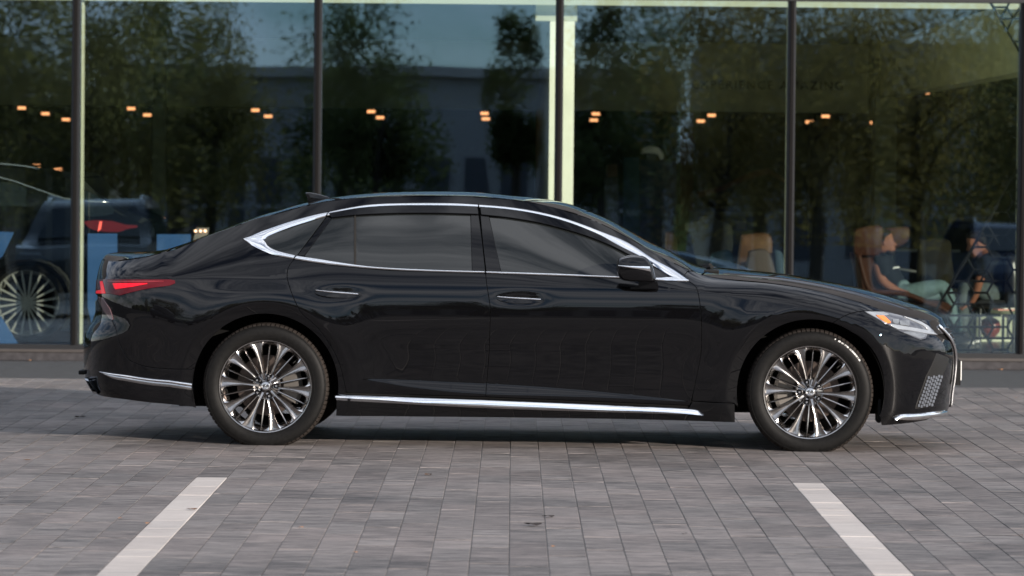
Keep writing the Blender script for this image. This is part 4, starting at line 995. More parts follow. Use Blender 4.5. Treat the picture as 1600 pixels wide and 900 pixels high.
# pale inner frames and ceiling trim
sb('ceiling_trim', -12, 12, 34.520, 34.600, TOPZ - .036, TOPZ + .06, mat('trim_added_glow', (.6, .62, .45), .5, emit=(.95, 1, .70), estr=.34), label='pale ceiling edge trim with added glow')  # plain trim below the ceiling, emission added in place of light falling on it
for px, w in ((129.5, 3.2), (1227.5, 2.4), (1590, 4.5)):
    X = at(px, 300, 34.500).x; h = w / SCL(34.500) / 2; sb('inner_post', X - h, X + h, 34.400, 34.500, .132, TOPZ - .04, m_pale)
# partition standing square to the glass
xa, xb = at(858, 200, 34.600).x, at(896.5, 200, 34.600).x
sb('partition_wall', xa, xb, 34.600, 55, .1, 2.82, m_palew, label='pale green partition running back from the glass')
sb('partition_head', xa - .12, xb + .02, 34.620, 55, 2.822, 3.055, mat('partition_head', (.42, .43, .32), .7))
# room shell
m_floor = vary(mat('showroom_floor', (.035, .04, .045), .25), 2, .15)
m_wall = vary(mat('dark_olive_wall', (.48, .48, .30), .8), 1.2, .15)
m_dark = vary(mat('dark_wall', (.022, .018, .012), .8), .8, .35)
sb('showroom_floor', -12, 12, 34.400, 62, .0, .10, m_floor)
sb('showroom_ceiling', -12, 12, 34.350, 62, 3.06, 3.25, mat('dark_ceiling', (.05, .05, .04), .8))
sb('back_wall', -12, 12, 61.8, 62, .10, 3.06, m_dark)
sb('side_wall', -12.2, -12, 34.400, 62, 0, 3.2, m_dark); sb('side_wall', 12, 12.2, 34.400, 62, 0, 3.2, m_dark)
sb('roof', -12.3, 12.3, 34.420, 62.2, 3.26, 5.6, m_dark)
sb('bulkhead', -12, 4.05, 48, 48.25, 2.275, 3.055, m_wall, label='olive bulkhead wall across the room')
sb('bulkhead', 4.20, 4.44, 34.700, 48.2, 2.45, 3.055, m_wall, label='side bulkhead running towards the glass')
sb('column', at(1366, 300, 47).x, at(1400, 300, 47).x, 47, 47.4, .1, 2.445, vary(mat('column_green', (.16, .18, .10), .7), 2, .1))
sb('column', at(238, 300, 45).x, at(257, 300, 45).x, 45, 45.2, .1, 3.055, vary(mat('column_grey', (.13, .15, .11), .7), 2, .1))
sb('cabinet_wall', at(1265, 300, 50).x, at(1335, 300, 50).x, 50, 50.3, .1, 2.2, vary(mat('wall_brown', (.05, .04, .02), .7), 2, .2))
sb('red_wall_strip', at(1063, 300, 50).x, at(1083, 300, 50).x, 50, 50.1, .8, 3.0, mat('dull_red', (.10, .012, .012), .7))
sb('wall_panel', at(130, 300, 52).x, at(235, 300, 52).x, 52, 52.1, .8, 2.15, vary(mat('brown_panel', (.085, .045, .018), .7), .8, .5))
# lettering
def text(name, body, px, py, Y, cap_px, width_px, material, ext=.006):
    cu = bpy.data.curves.new(name, 'FONT'); cu.body = body; cu.extrude = ext; cu.size = 1; cu.space_character = 1.28
    o = bpy.data.objects.new(name, cu); COL.objects.link(o); bpy.context.view_layer.update()
    d = o.dimensions; k = cap_px / SCL(Y) / .69; wx = width_px / SCL(Y) / (d.x or 1)
    dg = bpy.context.evaluated_depsgraph_get(); me = bpy.data.meshes.new_from_object(o.evaluated_get(dg)); COL.objects.unlink(o); bpy.data.objects.remove(o)
    o = bpy.data.objects.new(name, me); COL.objects.link(o); me.materials.append(material)
    p = at(px, py, Y); o.location = p; o.rotation_euler = (math.pi / 2, 0, 0); o.scale = (wx, k, 1); return o
tx = text('wall_lettering', 'EXPERIENCE AMAZING', 1082, 138.2, 47.99, 12.8, 233, mat('letter_black', (.003, .003, .003), .8))
tag(tx, 'black capital lettering on the olive bulkhead wall behind the glass', 'sign')
# glowing downlights
m_lamp = mat('lamp_glow', (.9, .5, .3), .5, emit=(1.0, .40, .17), estr=1.4); m_can = mat('lamp_can', (.02, .02, .02), .6)
LP = [(34,169,50),(71,178,52),(103,187,54),(205,170,50),(230,180,52.7),(399,172.5,50),(419,182,52.7),(580,174.5,50),(594,184,52.7),(757,177.5,50),(759,186,52.7),(931,178.3,50),(928,188,52.7),(1112,180.5,50),(1095,189.5,52.7),(1290,182,50),(1265,191,52.7),(1451,131.5,44),(1449,145,46),(1362,192,53)]
for i, (px, py, Y) in enumerate(LP):
    p = at(px, py, Y); r = .047 * (Y / 50) * (.55 if i in (17, 18) else .35 if i == 19 else 1)
    c = empty('ceiling_light', tuple(p), 0)
    zt = 3.06 - p.z
    mb = MB(); mb.lathe([(0, .019), (r, .019), (r, -.011), (r * .96, -.014), (0, -.014)], 20); mb.build('glowing_disc', m_lamp, c, smooth=True, ang=40)
    mb = MB(); mb.lathe([(0, .045), (r * 1.1, .045), (r * 1.1, .020)], 20); mb.tube([(0, 0, .045), (0, 0, zt)], .006, 6); mb.build('lamp_holder', m_can, c, smooth=True, ang=40)
    row = 'front' if Y == 50 else 'back'
    LBL = {0: 'warm downlight highest of the three near the left edge', 1: 'warm downlight in the middle of the three near the left edge', 2: 'warm downlight lowest of the three, beside the left mullion', 17: 'small warm downlight, upper of two right of the green column', 18: 'small warm downlight, lower of two right of the green column', 19: 'faint small downlight left of the green column'}
    names = {3: 'first', 5: 'second', 7: 'third', 9: 'fourth', 11: 'fifth', 13: 'sixth', 15: 'seventh'}
    lab = LBL.get(i) or (f'upper warm downlight of the {names[i]} pair counted from the left' if i in names else f'lower warm downlight of the {names[i-1]} pair counted from the left')
    tag(c, lab, 'ceiling light', 'warm downlights inside the showroom')

# black honeycomb lattice standing behind the right pane
m_lat = mat('lattice_black', (.008, .008, .009), .5); YL = 34.380; a = 20.6
def inA(x, y): return x < 1592 and y < 556 and (x - 1462) * (300 - 484) - (y - 484) * (1568 - 1462) < 0 and y > 262
def inB(x, y): return x < 1597 and y > -40 and (y - 5) < (x - 1545) * (92 - 5) / (1599 - 1545)
lat = empty('honeycomb_screen', tuple(at(1540, 500, YL)), 0, 'tall black metal screen of open hexagons behind the right pane', 'partition')
edges = set(); rl = random.Random(3)
for i in range(-3, 9):
    for j in range(-6, 34):
        cx = 1470 + i * 1.5 * a; cy = -60 + j * a * math.sqrt(3) + (a * math.sqrt(3) / 2 if i % 2 else 0)
        P = [(round(cx + a * math.cos(k * math.pi / 3), 1), round(cy + a * math.sin(k * math.pi / 3), 1)) for k in range(6)]
        for k in range(6): edges.add(tuple(sorted((P[k], P[(k + 1) % 6]))))
        for k in range(6):
            if rl.random() < .17: edges.add(tuple(sorted((P[k], (round(cx, 1), round(cy, 1))))))
        if rl.random() < .3: edges.add(tuple(sorted((P[0], P[3]))))
o0 = Vector(lat.location)
for p, q in sorted(edges):
    for fn in (inA, inB):
        # clip the bar by sampling
        ts = [t for t in np.linspace(0, 1, 21) if fn(p[0] + (q[0] - p[0]) * t, p[1] + (q[1] - p[1]) * t)]
        if len(ts) > 3:
            A = at(p[0] + (q[0] - p[0]) * ts[0], p[1] + (q[1] - p[1]) * ts[0], YL) - o0; B = at(p[0] + (q[0] - p[0]) * ts[-1], p[1] + (q[1] - p[1]) * ts[-1], YL) - o0
            if (A - B).length > .02: MB().tube([A, B], .0098, 5).build('screen_bar', m_lat, lat)
for p, q in (((1461, 487), (1592, 262)), ((1545, 0), (1600, 93)), ((1592, 262), (1592, 556)), ((1461, 487), (1461, 556)), ((1461, 554), (1592, 554))):
    A = at(*p, YL) - o0; B = at(*q, YL) - o0; MB().tube([A, B], .012, 6).build('screen_frame', m_lat, lat)

# ------------------------------------------------------------------ things inside the showroom
def poly_at(pts, Y, o=None):
    """pixel outline -> x,z outline at depth Y, relative to o"""
    r = []
    for p in pts:
        w = at(p[0], p[1], Y); r.append((w.x - (o.x if o else 0), w.z - (o.z if o else 0)))
    return r
def smooth_poly(pts, n=40):
    return [tuple(p) for p in resample(np.array(pts + [pts[0]]), n + 1)[:-1]]
def base(px, Y, z=.10): w = at(px, 400, Y); return Vector((w.x, Y, z))

# dark suv
o = base(40, 34.7); suv = empty('display_suv', tuple(o), 0, 'dark SUV on show behind the left panes, its rear wheel near the glass', 'car')
m_sp = mat('suv_paint', (.003, .004, .005), .5, 0, 1.0, spec=0); m_sg = mat('suv_glass', (.01, .015, .018), .03, spec=.8)
prof = [(-330,300),(-250,262),(-120,250),(0,252),(62,262),(118,271),(126,277),(150,300),(195,328),(228,342),(240,356),(243,398),(238,440),(232,486),(214,508),(150,517),(106,520)]
arch = [(40 + 68 * math.cos(t), 473 - 68 * math.sin(t)) for t in np.linspace(-.72, math.pi + .72, 22)]
prof2 = [tuple(q_) for q_ in resample(np.array(prof, float), 60)[:-1]] + arch + [(-60,522),(-320,520),(-345,420)]
P = poly_at(prof2, 34.7, o)
mb = MB(); n = len(P)
ysec = [(.0, 1.0, 0), (.05, 1, 0), (.9, 1, 0), (1.75, 1, 0), (1.80, 1, 0)]
def inset(P, d):
    A = np.array(P); s = area(A); A2 = A if s > 0 else A[::-1]; Q = offset_poly(clean(A2, 1e-6), d); return [tuple(q) for q in (Q if s > 0 else Q[::-1])]
Pi = inset(P, .05)
if len(Pi) == len(P):
    v = [(p[0], .06, p[1]) for p in Pi]; rows = [[(p[0], 0.0, p[1]) for p in Pi], [(p[0], .05, p[1]) for p in P], [(p[0], 1.75, p[1]) for p in P], [(p[0], 1.8, p[1]) for p in Pi]]
else:
    rows = [[(p[0], 0.0, p[1]) for p in P], [(p[0], .05, p[1]) for p in P], [(p[0], 1.8, p[1]) for p in P]]
for r_ in rows: mb.v += r_
n = len(rows[0])
for j in range(len(rows) - 1):
    for i in range(n): mb.f.append((j * n + i, j * n + (i + 1) % n, (j + 1) * n + (i + 1) % n, (j + 1) * n + i)); mb.m.append(0)
mb.f.append(tuple(range(n))); mb.m.append(0); mb.f.append(tuple(range((len(rows) - 1) * n, len(rows) * n))[::-1]); mb.m.append(0)
mb.build('body', m_sp, suv, smooth=True, ang=40)
def on_suv(name, pts, y0, y1, m, sm=True, parent=suv):
    Q = poly_at(smooth_poly(pts, 30) if sm else pts, 34.7, o); return MB().prism(Q, y0, y1).build(name, m, parent, smooth=False)
on_suv('side_window', [(-200,285),(0,284),(60,298),(105,315),(100,322),(0,322),(-200,322)], -.012, .0, m_sg)
on_suv('side_window', [(128,296),(150,305),(178,326),(170,336),(140,338),(128,330)], -.012, 0, m_sg)
for pts in ([(-100,250),(0,256),(40,260),(62,264)], [(-100,262),(0,277.5),(50,293),(90,307),(117,313),(170,316)], ):
    MB().tube([Vector((q[0], -.02, q[1])) for q in poly_at([tuple(p) for p in resample(np.array(pts), 20)], 34.7, o)], .010, 6).build('chrome_line', mat('suv_chrome', (.55, .56, .52), .2, 1), suv, smooth=True)
tl = on_suv('tail_lamp', [(131,346),(152,344),(178,346),(196,351),(214,352),(216,355),(198,358),(188,362),(165,362),(141,357)], -.02, .03, mat('suv_red', (.10, .003, .005), .3, 0, .5))
on_suv('lamp_core', [(156,346),(160,346),(158,358),(153,362)], -.026, -.018, mat('suv_core', (.8, .1, .08), .3, emit=(1, .15, .1), estr=.5), False, tl)
wl_ = empty('wheel', (0, .10, at(40, 473, 34.8).z - .10), parent=suv)
mb = MB(); mb.lathe([(.27, -.03), (.30, -.045), (.32, -.02), (.327, .03), (.325, .2), (.27, .22)], 64, axis='y'); mb.build('tyre', M_['tyre'], wl_, smooth=True, ang=50)
mb = MB(); mb.lathe([(.262, -.02), (.27, -.035), (.275, -.02), (.26, .0), (.235, .1)], 64, axis='y', m=0); mb.lathe([(0, -.01), (.03, -.01), (.045, .02)], 24, axis='y', m=0)
for k in range(20):
    a_ = (k // 2) * math.pi / 5 + (.10 if k % 2 else -.10); b_ = (k // 2) * math.pi / 5 + (.155 if k % 2 else -.155)
    v = [(.03 * math.cos(a_ - .25), -.005, .03 * math.sin(a_ - .25)), (.03 * math.cos(a_ + .25), -.005, .03 * math.sin(a_ + .25)), (.262 * math.cos(b_ + .032), -.02, .262 * math.sin(b_ + .032)), (.262 * math.cos(b_ - .032), -.02, .262 * math.sin(b_ - .032))]
    v += [(x, y + .03, z) for x, y, z in v]; mb.add(v, [(0, 1, 2, 3), (7, 6, 5, 4), (0, 4, 5, 1), (1, 5, 6, 2), (2, 6, 7, 3), (3, 7, 4, 0)])
mb.build('rim', mat('suv_rim', (.24, .24, .22), .4, .2, spec=.1), wl_, smooth=False); mb = MB(); mb.lathe([(0, .10), (.25, .10)], 40, axis='y'); mb.build('wheel_back', M_['liner'], wl_)

# parked cars on the camera's side of the forecourt, mirrored in the panes
def parked_suv(X, Y, rz, col, label):
    q = empty('parked_car', (X, Y, 0), rz, label, 'car', 'parked cars mirrored in the glass'); m_ = mat('suv_' + label.split()[0], col, .25, .3, 1)
    side = smooth_poly([(-2.3, .45), (-2.35, .85), (-2.25, 1.02), (-1.3, 1.12), (-.6, 1.62), (.4, 1.70), (1.6, 1.66), (2.1, 1.30), (2.3, 1.0), (2.32, .5), (2.2, .35), (-2.2, .35)], 60)
    n = len(side); secs = [(-.93, .90, .0), (-.88, 1.0, 1), (.88, 1.0, 1), (.93, .90, 0)]; mb = MB()
    for y_, k_, t_ in ((-.84, .97, 0), (-.93, 1, 0), (.93, 1, 0), (.84, .97, 0)):
        mb.v += [(x_ * k_, y_ * (1 - .20 * max(0, z_ - 1.05) / .6), .35 + (z_ - .35) * k_) for x_, z_ in side]
    for j in range(3):
        for i in range(n): mb.f.append((j * n + i, j * n + (i + 1) % n, (j + 1) * n + (i + 1) % n, (j + 1) * n + i)); mb.m.append(0)
    mb.f.append(tuple(range(n))); mb.m.append(0); mb.f.append(tuple(range(3 * n, 4 * n))[::-1]); mb.m.append(0); mb.build('body', m_, q, smooth=True, ang=40)
    # glass at both ends and sides
    for x0, x1, z0, z1 in ((-1.28, -.66, 1.15, 1.58), (2.09, 1.68, 1.32, 1.60)):
        v = [(x0 + (-.03 if x0 < 0 else .05), -.74, z0), (x0 + (-.03 if x0 < 0 else .05), .74, z0), (x1 + (-.03 if x0 < 0 else .05), .62, z1), (x1 + (-.03 if x0 < 0 else .05), -.62, z1)]; v += [(x_ + (.03 if x0 < 0 else -.03), y_, z_ - .02) for x_, y_, z_ in v]
        MB().add(v, [(0, 1, 2, 3), (7, 6, 5, 4), (0, 4, 5, 1), (1, 5, 6, 2), (2, 6, 7, 3), (3, 7, 4, 0)]).build('windscreen', m_sg, q)
    for sy in (-1, 1):
        v = [(-1.0, sy * .925, 1.13), (1.9, sy * .925, 1.15), (1.5, sy * .79, 1.58), (-.5, sy * .79, 1.56)]; v += [(x_, y_ - sy * .05, z_) for x_, y_, z_ in v]
        MB().add(v, [(0, 1, 2, 3), (7, 6, 5, 4), (0, 4, 5, 1), (1, 5, 6, 2), (2, 6, 7, 3), (3, 7, 4, 0)]).build('side_window', m_sg, q)
        MB().tube([(-.5, sy * .68, 1.66), (-.4, sy * .68, 1.73), (1.4, sy * .68, 1.72), (1.5, sy * .68, 1.66)], .016, 6).build('roof_rail', M_['chrome'], q, smooth=True)
        mb = MB(); mb.box(-2.33, -2.20, sy * .72 - .16, sy * .72 + .16, .80, .95, bev=.02); mb.build('headlight', M_['lamp_white'], q)
        for xw in (-1.42, 1.42):
            mb = MB(); mb.lathe([(0, -.03), (.24, -.03), (.25, -.05), (.34, -.05), (.36, -.02), (.36, .18), (.2, .2)], 32, c=(xw, -.90, .36), axis='y')
            if sy > 0: mb.v = [(x_, -y_, z_) for x_, y_, z_ in mb.v]
            mb.build('wheel', M_['tyre'], q, smooth=True, ang=40)
    return q
parked_suv(-5.95, 8.2, R(-90), (.03, .035, .040), 'blue grey SUV parked beside the camera, mirrored in the left panes')
parked_suv(9.4, -11, R(-96), (.012, .025, .07), 'deep blue car parked across the forecourt, mirrored in the rightmost pane')

# blue boards leaning near the glass
m_bl = mat('blue_board', (.012, .06, .17), .5)
for pts, lab, nm in (([(137,365),(183,365),(184,470),(178,500),(160,512),(143,505),(137,480)], 'upright blue board with rounded foot just right of the left mullion', 'display_board'),
                 ([(245,366),(298,366),(298,440),(245,440)], 'small blue board beside the grey green column', 'display_board'),
                 ([(-40,360),(22,363),(4,400),(-40,440)], 'upper blue board cut off by the left edge', 'display_board'), ([(-40,470),(2,495),(30,540),(-40,540)], 'lower blue wedge shaped board at the left edge', 'display_board')):
    w = base(pts[0][0], 34.6, .10); q = empty(nm, tuple(w), 0, lab, 'board', 'blue boards behind the left panes'); MB().prism(poly_at(pts, 34.6, w), 0, .012).build('board_face', m_bl, q)
    zb_ = min(p[1] for p in poly_at(pts, 34.6, w)); xm = poly_at([((pts[0][0] + pts[1][0]) / 2, 400)], 34.6, w)[0][0]
    MB().box(xm - .10, xm + .10, -.03, .06, 0, max(.012, zb_ + .002)).build('board_foot', m_frame, q) if zb_ < .5 else MB().box(xm - .012, xm + .012, .013, .03, 0, zb_ + .1).build('board_post', m_frame, q)
w = base(311, 36.5); q = empty('light_stand', tuple(w), 0, 'small grey stand with three little lamps above the car boot', 'stand')
MB().prism(poly_at([(300,383),(307,356),(326,356),(322,383),(330,470),(292,470)], 36.5, w), 0, .08).build('stand_body', mat('stand_grey', (.14, .14, .13), .6), q)
for px in (305.5, 313.5, 320.5):
    p = at(px, 361, 36.45) - w; mb = MB(); mb.lathe([(0, -.012), (.008, -.010), (.012, 0), (.008, .010)], 12, c=tuple(p), axis='y'); mb.build('small_lamp', mat('small_lamp', (.9, .6, .4), .4, emit=(1, .55, .35), estr=2.5), q, smooth=True)

# middle room: counter, screens, chairs
m_wood = vary(mat('chair_wood', (.075, .036, .013), .5), 8, .25, stretch=(1, 1, 6)); m_teal = mat('teal_panel', (.02, .055, .08), .6); m_navy = mat('navy_panel', (.008, .013, .04), .6)
w = base(986, 46); q = empty('room_screen', tuple(w), 0, 'teal upright panel left of the white lamp', 'screen'); MB().prism(poly_at([(974,246),(999,246),(999,520),(974,520)], 46, w), 0, .06).build('screen_panel', m_teal, q)
w = base(1027, 45); q = empty('room_screen', tuple(w), 0, 'navy upright panel below the white lamp', 'screen'); MB().prism(poly_at([(1001,249),(1057,252),(1057,520),(1001,520)], 45, w), 0, .06).build('screen_panel', m_navy, q)
w = Vector(at(1018, 249.5, 45.03)); q = empty('shell_lamp', tuple(w), 0, 'white domed lamp on top of the navy panel', 'lamp')
P = smooth_poly([(1001,240),(1003,234),(1010,229),(1018,227.5),(1027,230),(1034,236),(1037,246),(1033,250),(1030,243),(1020,239.5),(1008,238.5),(1002,241)], 30); MB().pillow(poly_at(P, 45.03, w), -.08, .08, r=.12, n=4).build('lamp_shade', mat('lamp_white', (.55, .58, .54), .5), q, smooth=True, ang=60)
MB().prism(poly_at([(1010,238),(1026,240),(1024,251),(1012,250)], 45.03, w), -.03, .03).build('lamp_base', m_frame, q)
w = base(957, 47); q = empty('storage_box', tuple(w), 0, 'dull brown box shape beside the pale partition', 'box'); MB().prism(poly_at([(948,258),(965,256),(965,276),(948,277)], 47, w), 0, .3).build('box_body', mat('dull_brown', (.12, .07, .05), .7), q); MB().prism(poly_at([(945,278),(966,278),(966,520),(945,520)], 47, w), 0, .3).build('box_stand', mat('grey_box', (.07, .07, .07), .7), q)
w = Vector(at(1152, 288, 49.8)); q = empty('wall_picture', tuple(w), 0, 'wide dark picture of brown slopes on the olive wall', 'picture')
MB().prism(poly_at([(1088,236),(1232,238),(1232,318),(1088,316)], 49.8, w), 0, .04).build('picture_panel', mat('picture_dark', (.012, .011, .008), .5), q)
MB().prism(poly_at([(1090,300),(1130,290),(1165,272),(1200,262),(1231,282),(1231,288),(1200,272),(1165,282),(1130,298),(1090,309)], 49.8, w), -.012, -.001).build('picture_stroke', mat('picture_brown', (.16, .05, .02), .7), q)
MB().prism(poly_at([(1075,330),(1234,332),(1234,380),(1075,380)], 49.9, w), 0, .03).build('picture_band', mat('band_olive', (.085, .08, .03), .8), q)
def shell_chair(label, pts, Y, m, seat=True, leg_x=None, grp='chairs inside the showroom'):
    w = base(pts[0][0], Y); q = empty('chair', tuple(w), 0, label, 'chair', grp)
    P = poly_at(smooth_poly(pts, 36), Y, w); MB().pillow(P, 0, .10, r=.12, n=4).build('backrest', m, q, smooth=True, ang=60)
    xs = [p[0] for p in P]; x0, x1 = min(xs), max(xs)
    MB().box(x0 - .05, x1 + .05, .0, .5, .36, .44, bev=.03).build('seat', m, q)
    for sx in (x0, x1):
        for sy in (.04, .46): MB().tube([(sx, sy, 0), (sx, sy, .37)], .014, 8).build('leg', m_frame, q)
    return q
shell_chair('tan chair back just above the windscreen', [(1040,363),(1050,362),(1056,368),(1061,398),(1072,440),(1044,440)], 37.5, m_wood)
shell_chair('wide brown chair back left of the third mullion', [(1158,367),(1202,366),(1208,400),(1214,440),(1156,440)], 37.5, vary(mat('brown_leather', (.07, .036, .016), .5), 10, .25))
shell_chair('olive grey armchair back between the two seated people', [(1435,376),(1482,375),(1487,400),(1488,450),(1437,450)], 38.4, vary(mat('olive_fabric', (.013, .012, .006), .9), 14, .3))
w = base(1105, 39); q = empty('display_easel', tuple(w), 0, 'grey green slanted board behind the windscreen base', 'board'); MB().prism(poly_at([(1071,349),(1090,346),(1096,338),(1112,340),(1143,352),(1146,380),(1140,420),(1095,432),(1086,400),(1078,362),(1071,361)], 39, w), 0, .05).build('board_face', vary(mat('grey_green', (.010, .012, .009), .7), 5, .2), q)
MB().box(-.02, .02, .05, .08, 0, .9).build('board_post', m_frame, q)
w = Vector(at(1158, 352, 48)); q = empty('wall_notice', tuple(w), 0, 'small pale square notice above the brown chair', 'sign'); MB().prism(poly_at([(1149,343),(1167,344),(1167,361),(1149,360)], 48, w), 0, .02).build('notice_frame', m_frame, q); MB().prism(poly_at([(1151,345.5),(1165,346),(1165,358.5),(1151,358)], 48, w), -.006, -.001).build('notice_sheet', mat('notice', (.20, .20, .21), .7), q)
for pts, col, lab in (([(1112,396),(1143,393),(1143,440),(1106,440)], (.022, .045, .065), 'pale blue bench cushion beside the slanted board'), ([(1170,392),(1200,392),(1212,440),(1168,440)], (.06, .05, .047), 'pale grey cushion on the wide brown chair'), ([(1211,390),(1224,398),(1226,440),(1214,440)], (.03, .05, .065), 'pale blue cushion at the third mullion')):
    w = base(pts[0][0], 36.9); q = empty('cushion', tuple(w), 0, lab, 'cushion', 'cushions behind the bonnet'); MB().pillow(poly_at(smooth_poly(pts, 28), 36.9, w), 0, .14, r=.12, n=4).build('cushion_body', mat('cushion_cloth', col, .8), q, smooth=True)
    P_ = poly_at(pts, 36.9, w); zb_ = min(p[1] for p in P_); xm = sum(p[0] for p in P_) / 4; MB().box(xm - .10, xm + .10, .01, .13, 0, zb_ + .03, bev=.01).build('cushion_stand', m_frame, q)

# armchair and the seated man
m_lea = vary(mat('tan_leather', (.034, .012, .006), .5), 9, .2); m_skin = mat('skin', (.19, .08, .05), .55, spec=.15); m_shirt = vary(mat('black_cotton', (.008, .010, .012), .9), 20, .3); m_jean = vary(mat('washed_denim', (.085, .135, .14), .85), 24, .2); m_hair = mat('dark_hair', (.010, .008, .007), .7)
YP = 36.5; w = base(1385, YP); q = empty('wing_armchair', tuple(w), 0, 'tan leather wing armchair holding the seated man', 'armchair')
MB().pillow(poly_at(smooth_poly([(1333,362),(1340,356),(1376,353),(1377,378),(1372,398),(1345,399),(1333,396)], 30), YP - .10, w), -.20, -.14, r=.1, n=3).build('side_wing', m_lea, q, smooth=True, ang=60)
MB().pillow(poly_at(smooth_poly([(1379,357),(1400,355),(1420,355),(1421,372),(1414,381),(1398,388),(1380,389)], 30), YP + .30, w), .30, .38, r=.1, n=3).build('side_wing', m_lea, q, smooth=True, ang=60)
MB().pillow(poly_at(smooth_poly([(1338,360),(1352,358),(1366,400),(1378,450),(1395,470),(1380,490),(1352,480),(1342,430)], 34), YP, w), -.12, .40, r=.1, n=3).build('backrest', m_lea, q, smooth=True, ang=60)
MB().pillow(poly_at(smooth_poly([(1370,468),(1475,470),(1480,492),(1380,496),(1366,484)], 30), YP, w), -.14, .42, r=.08, n=3).build('seat', m_lea, q, smooth=True, ang=60)
for yy in (-.22, .46):
    P = [(x_, yy, z_) for x_, z_ in poly_at([tuple(p) for p in resample(np.array([(1338,396),(1345,425),(1353,449),(1362,455),(1395,456),(1420,461),(1445,472),(1468,480),(1480,490)]), 26)], YP, w)]
    MB().tube(P, .024, 8).build('arm', m_lea, q, smooth=True)
for dx in (-.15, .45):
    for yy in (-.10, .38): MB().tube([(dx, yy, .0), (dx * .9, yy, .30)], .015, 8).build('leg', m_frame, q)
def skin_body(name, joints, bones, material, parent, root=0, sub_=2):
    me = bpy.data.meshes.new(name); me.from_pydata([j[:3] for j in joints], bones, []); o_ = bpy.data.objects.new(name, me); link(o_, parent); me.materials.append(material)
    sk = o_.modifiers.new('skin', 'SKIN'); sk.use_smooth_shade = True
    for i, j in enumerate(joints):
        d = me.skin_vertices[0].data[i]; d.radius = (j[3], j[4] if len(j) > 4 else j[3]); d.use_root = (i == root)
    s_ = o_.modifiers.new('subd', 'SUBSURF'); s_.levels = sub_; s_.render_levels = sub_
    return o_
def pj(px, py, y, r, r2=None): 
    v = at(px, py, YP + y) - w; return (v.x, v.y, v.z, r) if r2 is None else (v.x, v.y, v.z, r, r2)
def head(parent, cx, cy, Y, face, tilt, beard=True):
    """head seen side-on: face = +1 looks right"""
    s = 1 / SCL(Y); o_ = empty('head', (0, 0, 0), parent=parent); c = at(cx, cy, Y) - w
    prof = [(-.085,.03),(-.080,.075),(-.045,.108),(.0,.118),(.045,.108),(.075,.078),(.086,.040),(.084,.020),(.092,.004),(.112,-.022),(.108,-.032),(.090,-.036),(.092,-.050),(.098,-.054),(.092,-.062),(.096,-.068),(.086,-.080),(.088,-.098),(.072,-.115),(.040,-.105),(.005,-.085),(-.020,-.090),(-.050,-.080),(-.078,-.035)]
    ca, sa = math.cos(tilt), math.sin(tilt)
    P = [(c.x + face * (a_ * ca - b_ * sa), c.z + a_ * sa + b_ * ca) for a_, b_ in prof]
    mb = MB(); mb.pillow(P, c.y - .075, c.y + .075, r=.55, n=6); hd = mb.build('head_skin', m_skin, o_, smooth=True)
    def loc(pts): return [(c.x + face * (a_ * ca - b_ * sa), c.z + a_ * sa + b_ * ca) for a_, b_ in pts]
    mb = MB(); mb.pillow(loc([(-.092,.0),(-.090,.07),(-.052,.116),(.0,.128),(.055,.116),(.080,.086),(.050,.070),(.020,.050),(.008,.010),(-.02,.005),(-.05,-.04),(-.08,-.05)]), c.y - .080, c.y + .080, r=.42, n=5); mb.build('hair', m_hair, o_, smooth=True)
    if beard:
        mb = MB(); mb.pillow(loc([(.005,-.06),(.03,-.055),(.060,-.060),(.092,-.072),(.090,-.100),(.074,-.120),(.038,-.112),(.004,-.090)]), c.y - .072, c.y + .072, r=.40, n=4); mb.build('beard', m_hair, o_, smooth=True)
    for sy in (-1,):
        mb = MB(); mb.pillow(loc([(-.012,.016),(.006,.020),(.010,.0),(.002,-.022),(-.008,-.020)]), c.y - .086, c.y - .070, r=.3, n=3); mb.build('ear', m_skin, o_, smooth=True)
    e = loc([(.064, .018)])[0]; mb = MB(); mb.lathe([(0, -.009), (.006, -.006), (.008, 0), (.006, .006)], 10, c=(e[0], c.y - .052, e[1]), axis='y'); mb.build('eye', mat('eye_dark', (.01, .01, .01), .2), o_, smooth=True)
    return o_
def hand(parent, p, d, up, side=1):
    """five-fingered relaxed hand: palm at p pointing along d"""
    d = Vector(d).normalized(); up = Vector(up).normalized(); s_ = d.cross(up).normalized(); J = []; B = []
    def add(v, r, r2=None): J.append((v.x, v.y, v.z, r, r2 or r)); return len(J) - 1
    p = Vector(p); w0 = add(p, .024, .018); m0 = add(p + d * .05, .036, .014); m1 = add(p + d * .085, .036, .012); B += [(w0, m0), (m0, m1)]
    for k, (off, L_) in enumerate(((-.030, .070), (-.010, .080), (.010, .076), (.030, .060))):
        a0 = add(p + d * .095 + s_ * off, .0085); a1 = add(p + d * (.095 + L_ * .5) + s_ * off - up * .008, .0080); a2 = add(p + d * (.095 + L_) + s_ * off - up * .030, .0070); B += [(m1, a0), (a0, a1), (a1, a2)]
    t0 = add(p + d * .030 - s_ * .036 * side, .011); t1 = add(p + d * .065 - s_ * .058 * side - up * .008, .0095); t2 = add(p + d * .090 - s_ * .060 * side - up * .014, .0085); B += [(m0, t0), (t0, t1), (t1, t2)]
    return skin_body('hand', J, B, m_skin, parent, 0, 1)

